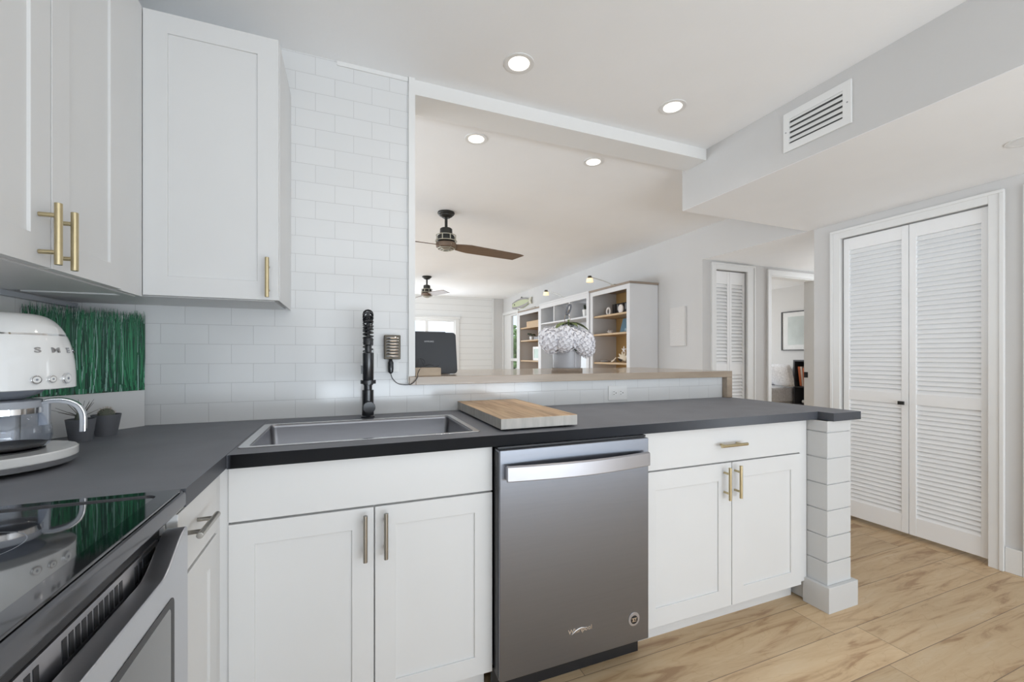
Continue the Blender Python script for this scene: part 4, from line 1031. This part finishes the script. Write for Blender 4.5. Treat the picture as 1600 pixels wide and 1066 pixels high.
# picture lamps on the wall unit
def plamp(y, z, lab, hx_=-.17):
    c = thing('picture_light', lab, 'lamp', (XF+.03, y-.16, z-.115), 0, 'picture lights on top of the wall unit')
    g = G(); P = sm([(XF+.03, y-.22, z-.09), (XF+.01, y-.20, z-.083), (XF-.06, y-.12, z-.03), (XF+hx_, y, z+.03)], 6); g.tube(P, .006, 8); g.box(XF+.0, XF+.06, y-.26, y-.19, z-.098, z-.086); build('lamp_arm', g, M['nickel'], c)
    g = G(); g.cyl((XF+hx_, y, z+.042), (XF+hx_, y, z+.012), .022, .028); build('lamp_cap', g, M['bronze'], c)
    g = G(); g.cyl((XF+hx_, y, z+.012), (XF+hx_, y, z-.035), .036, .044); build('lamp_shade', g, M['lampglow'], c)
plamp(4.45, 2.117, 'small lit picture light leaning out above the near bookcase tower')
plamp(5.66, 2.118, 'small lit picture light leaning out above the middle hutch')
g = G(); P = sm([(XF+.03, 6.45, 1.995), (XF+.02, 6.5, 2.01), (XF-.03, 6.8, 2.0), (XF-.08, 7.0, 2.035)], 5); g.tube(P, .006, 8)
g.cyl((XF+.03, 6.45, 1.9875), (XF+.03, 6.45, 2.0), .03)
solo('picture_light', g, M['nickel'], 'unlit metal picture light arm on the far bookcase tower below the fish', 'lamp', (XF+.03, 6.45, 1.9875), 'picture lights on top of the wall unit')

# items on the shelves (near tower)
g = G()
zt_ = 1.6832
for k, (yc, ch) in enumerate(((4.50, 'P'), (4.40, 'O'), (4.30, 'W'), (4.20, 'D'), (4.10, 'E'), (4.00, 'R'))): pass
c = thing('letter_block_sign', 'row of dark block letters on the top shelf of the near bookcase', 'sign', (3.20, 4.2, zt_))
build('sign_letters', G().box(3.225, 3.245, 4.0, 4.56, zt_, zt_+.035), M['dark'], c)
for k in range(7):
    y = 4.53 - k*.082; g = G(); g.box(3.200, 3.245, y-.034, y+.034, zt_+.0352, zt_+.155); b_ = build('letter_block', g, M['dark'], c, bev=.003)
    if k % 2: build('letter_gap', G().box(3.196, 3.1998, y-.006, y+.006, zt_+.07, zt_+.14), M['grey'], b_)
for yc, xc, lab in ((4.50, 3.10, 'white oval ring ornament standing farther left before the dark letters'), (4.19, 3.06, 'white oval ornament standing right in front of the dark letters')):
    g = G(); rb = .035
    g.tube([(xc, yc+.036*math.cos(t), zt_+.056+.042*math.sin(t)) for t in [2*PI*i/24 for i in range(24)]], .013, 8, closed=True)
    if xc < 3.08: g.ell((xc, yc, zt_+.056), .008, .03, .035)
    solo('oval_ornament', g, M['coral'], lab, 'ornament', (xc, yc, zt_), 'white oval ornaments')
zt_ = 1.4532
c = thing('wooden_sign', 'slate blue sign with pale lettering leaning on the middle shelf of the near bookcase', 'sign', (3.22, 4.25, zt_))
g = G(); g.prism([(3.205, zt_), (3.22, zt_), (3.275, zt_+.195), (3.26, zt_+.195)], 'y', 4.06, 4.42); build('sign_board', g, M['blue'], c)
for j, s in enumerate(('LOVE', 'THE', 'BEACH')):
    z = zt_+.160-j*.058; xx = 3.205 + (z-zt_)*.055/.195 - .0016
    text_mesh('sign_text', s, .058, .001, M['pale'], c, Matrix.Translation((xx, 4.24, z)) @ Matrix.Rotation(-PI/2, 4, 'Z') @ Matrix.Rotation(R_(74), 4, 'X'))
g = G()
for k in range(9): a = k*.7; g.cyl((3.12, 4.50, zt_+.010), (3.12+.03*math.cos(a), 4.50+.045*math.sin(a), zt_+.024+.03*abs(math.sin(a*1.3))), .007, .003, n=8)
g.cyl((3.12, 4.50, zt_), (3.12, 4.50, zt_+.008), .03, n=14)
solo('coral_piece', g, M['coral'], 'small white coral piece on the middle shelf of the near bookcase', 'ornament', (3.12, 4.50, zt_))
zt_ = 1.0962
g = G(); g.ell((3.07, 4.53, zt_+.012), .05, .085, .012, 16, 8); solo('shallow_dish', g, M['grey'], 'flat grey dish at the left of the lowest visible shelf', 'dish', (3.07, 4.53, zt_))
g = G(); g.tube(sm([(3.05, 4.36, zt_+.012), (3.05, 4.33, zt_+.016), (3.05, 4.30, zt_+.035), (3.05, 4.27, zt_+.06)], 5), [.012]*10+[.008]*6, 8)
g.tube([(3.05, 4.36, zt_+.012), (3.02, 4.30, zt_+.014), (3.02, 4.26, zt_+.03)], .008, 8)
solo('driftwood', g, M['shell'], 'pale forked driftwood on the lowest visible shelf beside the shells', 'ornament', (3.05, 4.28, zt_))
c = thing('seashell', 'large cream spiky conch shell at the right end of the lowest shelf', 'shell', (3.07, 4.13, zt_))
g = G(); g.ell((3.07, 4.12, zt_+.050), .05, .065, .047, 14, 10, .06)
for a in range(9): t = a*.7; g.cyl((3.06, 4.13+.04*math.cos(t), zt_+.055+.03*math.sin(t)), (3.04, 4.13+.095*math.cos(t), zt_+.06+abs(.07*math.sin(t))), .018, .003, n=8)
build('shell_body', g, M['shell'], c)
g = G(); g.cyl((3.03, 4.17, zt_+.03), (3.01, 4.18, zt_+.05), .012, .004, n=8); g.cyl((3.02, 4.12, zt_+.02), (3.0, 4.13, zt_+.035), .018, .01, n=10); build('shell_opening', g, M['dark'], c)
g = G()
for k in range(5):
    a = R_(90+72*k); g.cyl((3.06, 4.13, zt_+.150), (3.06, 4.13+.045*math.cos(a), zt_+.150+.045*math.sin(a)), .013, .004, n=8)
solo('starfish', g, M['coral'], 'pale pink starfish propped on top of the conch shell', 'ornament', (3.06, 4.13, zt_+.11))
# middle hutch
def cubby_plant(y, lab, dark=True, x=3.02):
    c = thing('potted_plant', lab, 'plant', (x, y, 1.7022))
    g = G(); g.lathe([(0, 0), (.028, 0), (.038, .10), (.034, .10), (0, .09)], (x, y, 1.7022), 24); build('plant_pot', g, M['white'], c)
    g = G()
    for i in range(26): a = i*2.4; e = random.uniform(.5, 1.4); g.cyl((x, y, 1.80), (x+.055*math.cos(a)*math.cos(e), y+.055*math.sin(a)*math.cos(e), 1.80+.075*math.sin(e)), .005, .001, n=5)
    build('plant_leaves', g, M['leafd'] if dark else M['grey'], c)
cubby_plant(4.93, 'dark spiky plant in a white pot in the right cubby of the hutch')
# far tower items
g = G(); g.box(2.99, 3.24, 6.33, 6.85, 1.6832, 1.78); solo('wooden_crate', g, M['oak'], 'pale wooden crate on the top shelf of the far bookcase tower', 'box', (3.1, 6.6, 1.6832), bev=.004)
g = G(); zt_ = 1.4532
g.lathe([(0, 0), (.03, 0), (.035, .06), (0, .06)], (3.03, 6.72, zt_), 16)
c = thing('potted_plant', 'tiny dark plant in a white pot on the far bookcase tower', 'plant', (3.03, 6.72, zt_)); build('plant_pot', g, M['white'], c)
g = G()
for i in range(14): a = i*1.1; g.ell((3.03+.05*math.cos(a), 6.72+.08*math.sin(a), zt_+.095+.012*math.sin(i)), .016, .02, .014, 8, 5)
g.cyl((3.03, 6.72, zt_+.05), (3.03, 6.72, zt_+.1), .01); build('plant_leaves', g, M['leafd'], c)
g = G(); g.box(3.04, 3.16, 6.42, 6.66, zt_, zt_+.05); solo('storage_box', g, M['grey'], 'low grey box beside the tiny plant on the far bookcase tower', 'box', (3.1, 6.54, zt_), bev=.003)
g = G(); g.box(3.0, 3.1, 6.31, 6.40, zt_, zt_+.07); solo('storage_box', g, M['black'], 'small black box at the right edge of the far bookcase shelf', 'box', (3.05, 6.35, zt_), bev=.003)
zt_ = 1.0962
c = thing('framed_photograph', 'white framed pale photograph leaning on the far bookcase tower', 'picture', (3.04, 6.48, zt_))
g = G(); O = [(6.31, zt_), (6.66, zt_), (6.66, zt_+.235), (6.31, zt_+.235)]; I = [(6.35, zt_+.04), (6.62, zt_+.04), (6.62, zt_+.195), (6.35, zt_+.195)]
g.ring(O, I, 'x', 3.03, 3.05); build('frame', g, M['trim'], c)
build('photograph', G().box(3.036, 3.044, 6.345, 6.625, zt_+.035, zt_+.2), mat('pale green photo', (.45, .58, .52), .4, var=.3, vscale=8), c)

# painted wooden fish on the wall above the window
c = thing('wall_fish', 'painted pale green and grey wooden fish hanging by a cord above the side window', 'wall decoration', (3.33, 7.85, 2.15))
def fy(t): return 7.50 + .86*t
def body(t): return .100*math.sin(PI*min(1, max(0, (t*.86+.10))))**.55
g = G(); L = []
for k in range(16):
    t = k/15; w = body(t); zc_ = 2.235 + .012*t; L.append([(3.315, fy(1-t), zc_-w), (3.345, fy(1-t), zc_-w), (3.345, fy(1-t), zc_+w), (3.315, fy(1-t), zc_+w)])
g.loft(L); build('fish_body', g, M['fishg'], c)
g = G(); L = []
for k in range(16):
    t = k/15; w = body(t); zc_ = 2.235 + .012*t; L.append([(3.311, fy(1-t), zc_-w), (3.3149, fy(1-t), zc_-w), (3.3149, fy(1-t), zc_-w*.45), (3.311, fy(1-t), zc_-w*.45)])
g.loft(L); build('fish_belly', g, M['fishp'], c)
g = G(); L = []
for k in range(16):
    t = k/15; w = body(t); zc_ = 2.235 + .012*t; L.append([(3.311, fy(1-t), zc_+w*.72), (3.3149, fy(1-t), zc_+w*.72), (3.3149, fy(1-t), zc_+w), (3.311, fy(1-t), zc_+w)])
g.loft(L); build('fish_back', g, M['fishp'], c)
g = G(); g.cyl((3.3149, 8.22, 2.25), (3.309, 8.22, 2.25), .016, n=16); build('fish_eye', g, M['black'], c)
g = G(); g.prism([(7.50, 2.20), (7.50, 2.29), (7.38, 2.31), (7.42, 2.245), (7.38, 2.18)], 'x', 3.318, 3.34); build('fish_tail', g, M['fishc'], c)
g = G(); g.tube([(3.34, 8.0, 2.31), (3.345, 7.92, 2.385), (3.34, 7.84, 2.32)], .006, 6); build('hanging_cord', g, M['nickel'], c)

# embossed canvas on the wall by the hall
g = G(); g.box(3.332, 3.3595, 3.46, 3.676, 1.283, 1.703)
solo('wall_canvas', g, M['canvas'], 'narrow white embossed canvas on the wall between wall unit and hall', 'wall art', (3.34, 3.57, 1.283), bev=.002)

# ------------------------------------------------------------------ bedroom
c = thing('framed_picture', 'dark framed picture with a painted window reflection on the bedroom wall seen through the doorway', 'picture', (7.38, 4.85, 1.27))
O = [(4.40, 1.27), (5.308, 1.27), (5.308, 1.965), (4.40, 1.965)]; I = [(4.415, 1.285), (5.290, 1.285), (5.290, 1.95), (4.415, 1.95)]
g = G(); g.ring(O, I, 'x', 7.372, 7.3995); build('frame', g, M['charc'], c)
build('mount', G().box(7.386, 7.392, 4.4155, 5.2895, 1.2855, 1.9495), M['mount'], c)
build('print', G().box(7.383, 7.3858, 4.50, 5.19, 1.37, 1.87), M['print'], c)  # pale green-grey tones imitate a window reflected in the glass
build('picture_glass', G().box(7.378, 7.380, 4.4155, 5.2895, 1.2855, 1.9495), glass('picture glass', (1, 1, 1), .0), c)
c = thing('bookshelf', 'low charcoal bookshelf against the bedroom wall under the picture', 'bookcase', (7.24, 4.5, 0))
g = G(); g.box(7.09, 7.39, 4.865, 4.89, 0, 1.105); g.box(7.09, 7.39, 4.08, 4.105, 0, 1.105); g.box(7.09, 7.39, 4.105, 4.865, 1.08, 1.105); g.box(7.09, 7.38, 4.105, 4.865, .64, .66); g.box(7.09, 7.38, 4.105, 4.865, .34, .365); g.box(7.09, 7.38, 4.105, 4.865, .0, .06)
build('bookshelf_frame', g, M['charc'], c)
build('back_panel', G().box(7.38, 7.3899, 4.105, 4.865, .06, 1.08), M['black'], c)
yb = 4.80
for k, (w, h, mt, tl) in enumerate(((.035, .33, 'bookor', 6), (.03, .33, 'bookcr', 6), (.022, .31, 'bookor', 5), (.03, .30, 'bookor', 3), (.028, .32, 'bookcr', 0), (.035, .29, 'red', 0), (.03, .31, 'bookor', 0))):
    g = G(); g.box(0, .2, -w, 0, 0, h); g.xf(Matrix.Rotation(R_(-tl) if tl else 0, 4, 'X'))
    o = build('book', g, M[mt], None, bev=.002); o.location = (7.12, yb, .6605 + math.sin(R_(tl))*0 + (w*math.sin(R_(tl)) if tl else 0)); yb -= w + .004
    tag(o, 'leftmost tall orange book leaning on the charcoal bedroom bookshelf' if k == 0 else ['', 'pale cream book leaning second from left on the bedroom bookshelf', 'thin orange book third from left on the bedroom bookshelf', 'orange book fourth from left on the bedroom bookshelf', 'upright cream book fifth on the bedroom bookshelf', 'dark red book sixth on the bedroom bookshelf', 'orange book farthest right on the bedroom bookshelf'][k], 'book', 'books on the bedroom bookshelf')
g = G(); g.cyl((7.17, 4.78, .406), (7.17, 4.68, .401), .028, .034, n=16); solo('white_roll', g, M['white'], 'white rolled cloth on the lower shelf of the charcoal bookshelf', 'cloth', (7.17, 4.73, .366))
c = thing('daybed', 'mottled grey upholstered daybed beside the charcoal bookshelf in the bedroom', 'sofa', (7.0, 5.5, 0))
build('mattress', G().box(6.55, 7.38, 4.93, 6.4, .38, .64), M['sofa'], c, bev=.04, seg=4)
build('bed_base', G().box(6.6, 7.36, 4.96, 6.35, 0, .375), M['sofa'], c, bev=.01)
build('backrest', G().box(7.2, 7.385, 4.96, 6.35, .655, .98), M['sofa'], c, bev=.05, seg=4)
def pillow(y, x, rz, lean, lab, s=.40):
    g = G(); L = []
    n = 12
    for i in range(n+1):
        u = -1+2*i/n; row = []
        for j in range(n+1):
            v = -1+2*j/n; row.append((u*s/2*(1-.06*v*v), v*s/2*(1-.06*u*u), .065*(max(0, (1-u**4)*(1-v**4)))**.5))
        L.append(row)
    for sg in (1, -1):
        V = [[g.bm.verts.new((p[0], p[1], p[2]*sg)) for p in r] for r in L]
        for i in range(n):
            for j in range(n): g._f([V[i][j], V[i+1][j], V[i+1][j+1], V[i][j+1]])
    bmesh.ops.remove_doubles(g.bm, verts=g.bm.verts, dist=1e-4)
    mt = Matrix.Translation((x, y, .645+s*.5)) @ Matrix.Rotation(rz, 4, 'Z') @ Matrix.Rotation(lean, 4, 'Y')
    g.xf(Matrix.Translation((0, 0, 0)) @ mt)
    solo('pillow', g, M['sofa'], lab, 'pillow', (x, y, .64), 'pillows on the bedroom daybed')
pillow(5.38, 6.86, .1, R_(68), 'mottled grey pillow farthest left on the bedroom daybed')
pillow(4.95, 6.90, -.1, R_(74), 'grey pillow leaning nearest the charcoal bookshelf on the daybed')

# ------------------------------------------------------------------ garden outside the side window
def tree(x, y, h, r, lab):
    c = thing('garden_tree', lab, 'tree', (x, y, -.3)); g = G()
    for i in range(260):
        a = random.uniform(0, 2*PI); rr_ = r*math.sqrt(random.random()); z = .2 + (h-.2)*random.random(); s = random.uniform(.06, .14)
        k = 1 - .5*abs(z/h-.4)
        g.ell((x+rr_*k*math.cos(a), y+rr_*k*math.sin(a), z), s, s, s*.7, 6, 4, .25)
    build('foliage', g, M['tree'], c, smooth=False)
    g = G(); g.tube([(x, y, -.3), (x+.03, y, h*.6)], [.08, .04], 8); build('trunk', g, M['dark'], c)
tree(4.6, 11.5, 1.9, .9, 'nearer leafy green tree outside the side window')
tree(6.2, 14.5, 2.3, 1.3, 'farther leafy green tree outside the side window')
struct('ground_outside', G().box(3.5, 16, 7.0, 24, -.35, -.3), mat('lawn', (.12, .2, .06), .9, var=.3))
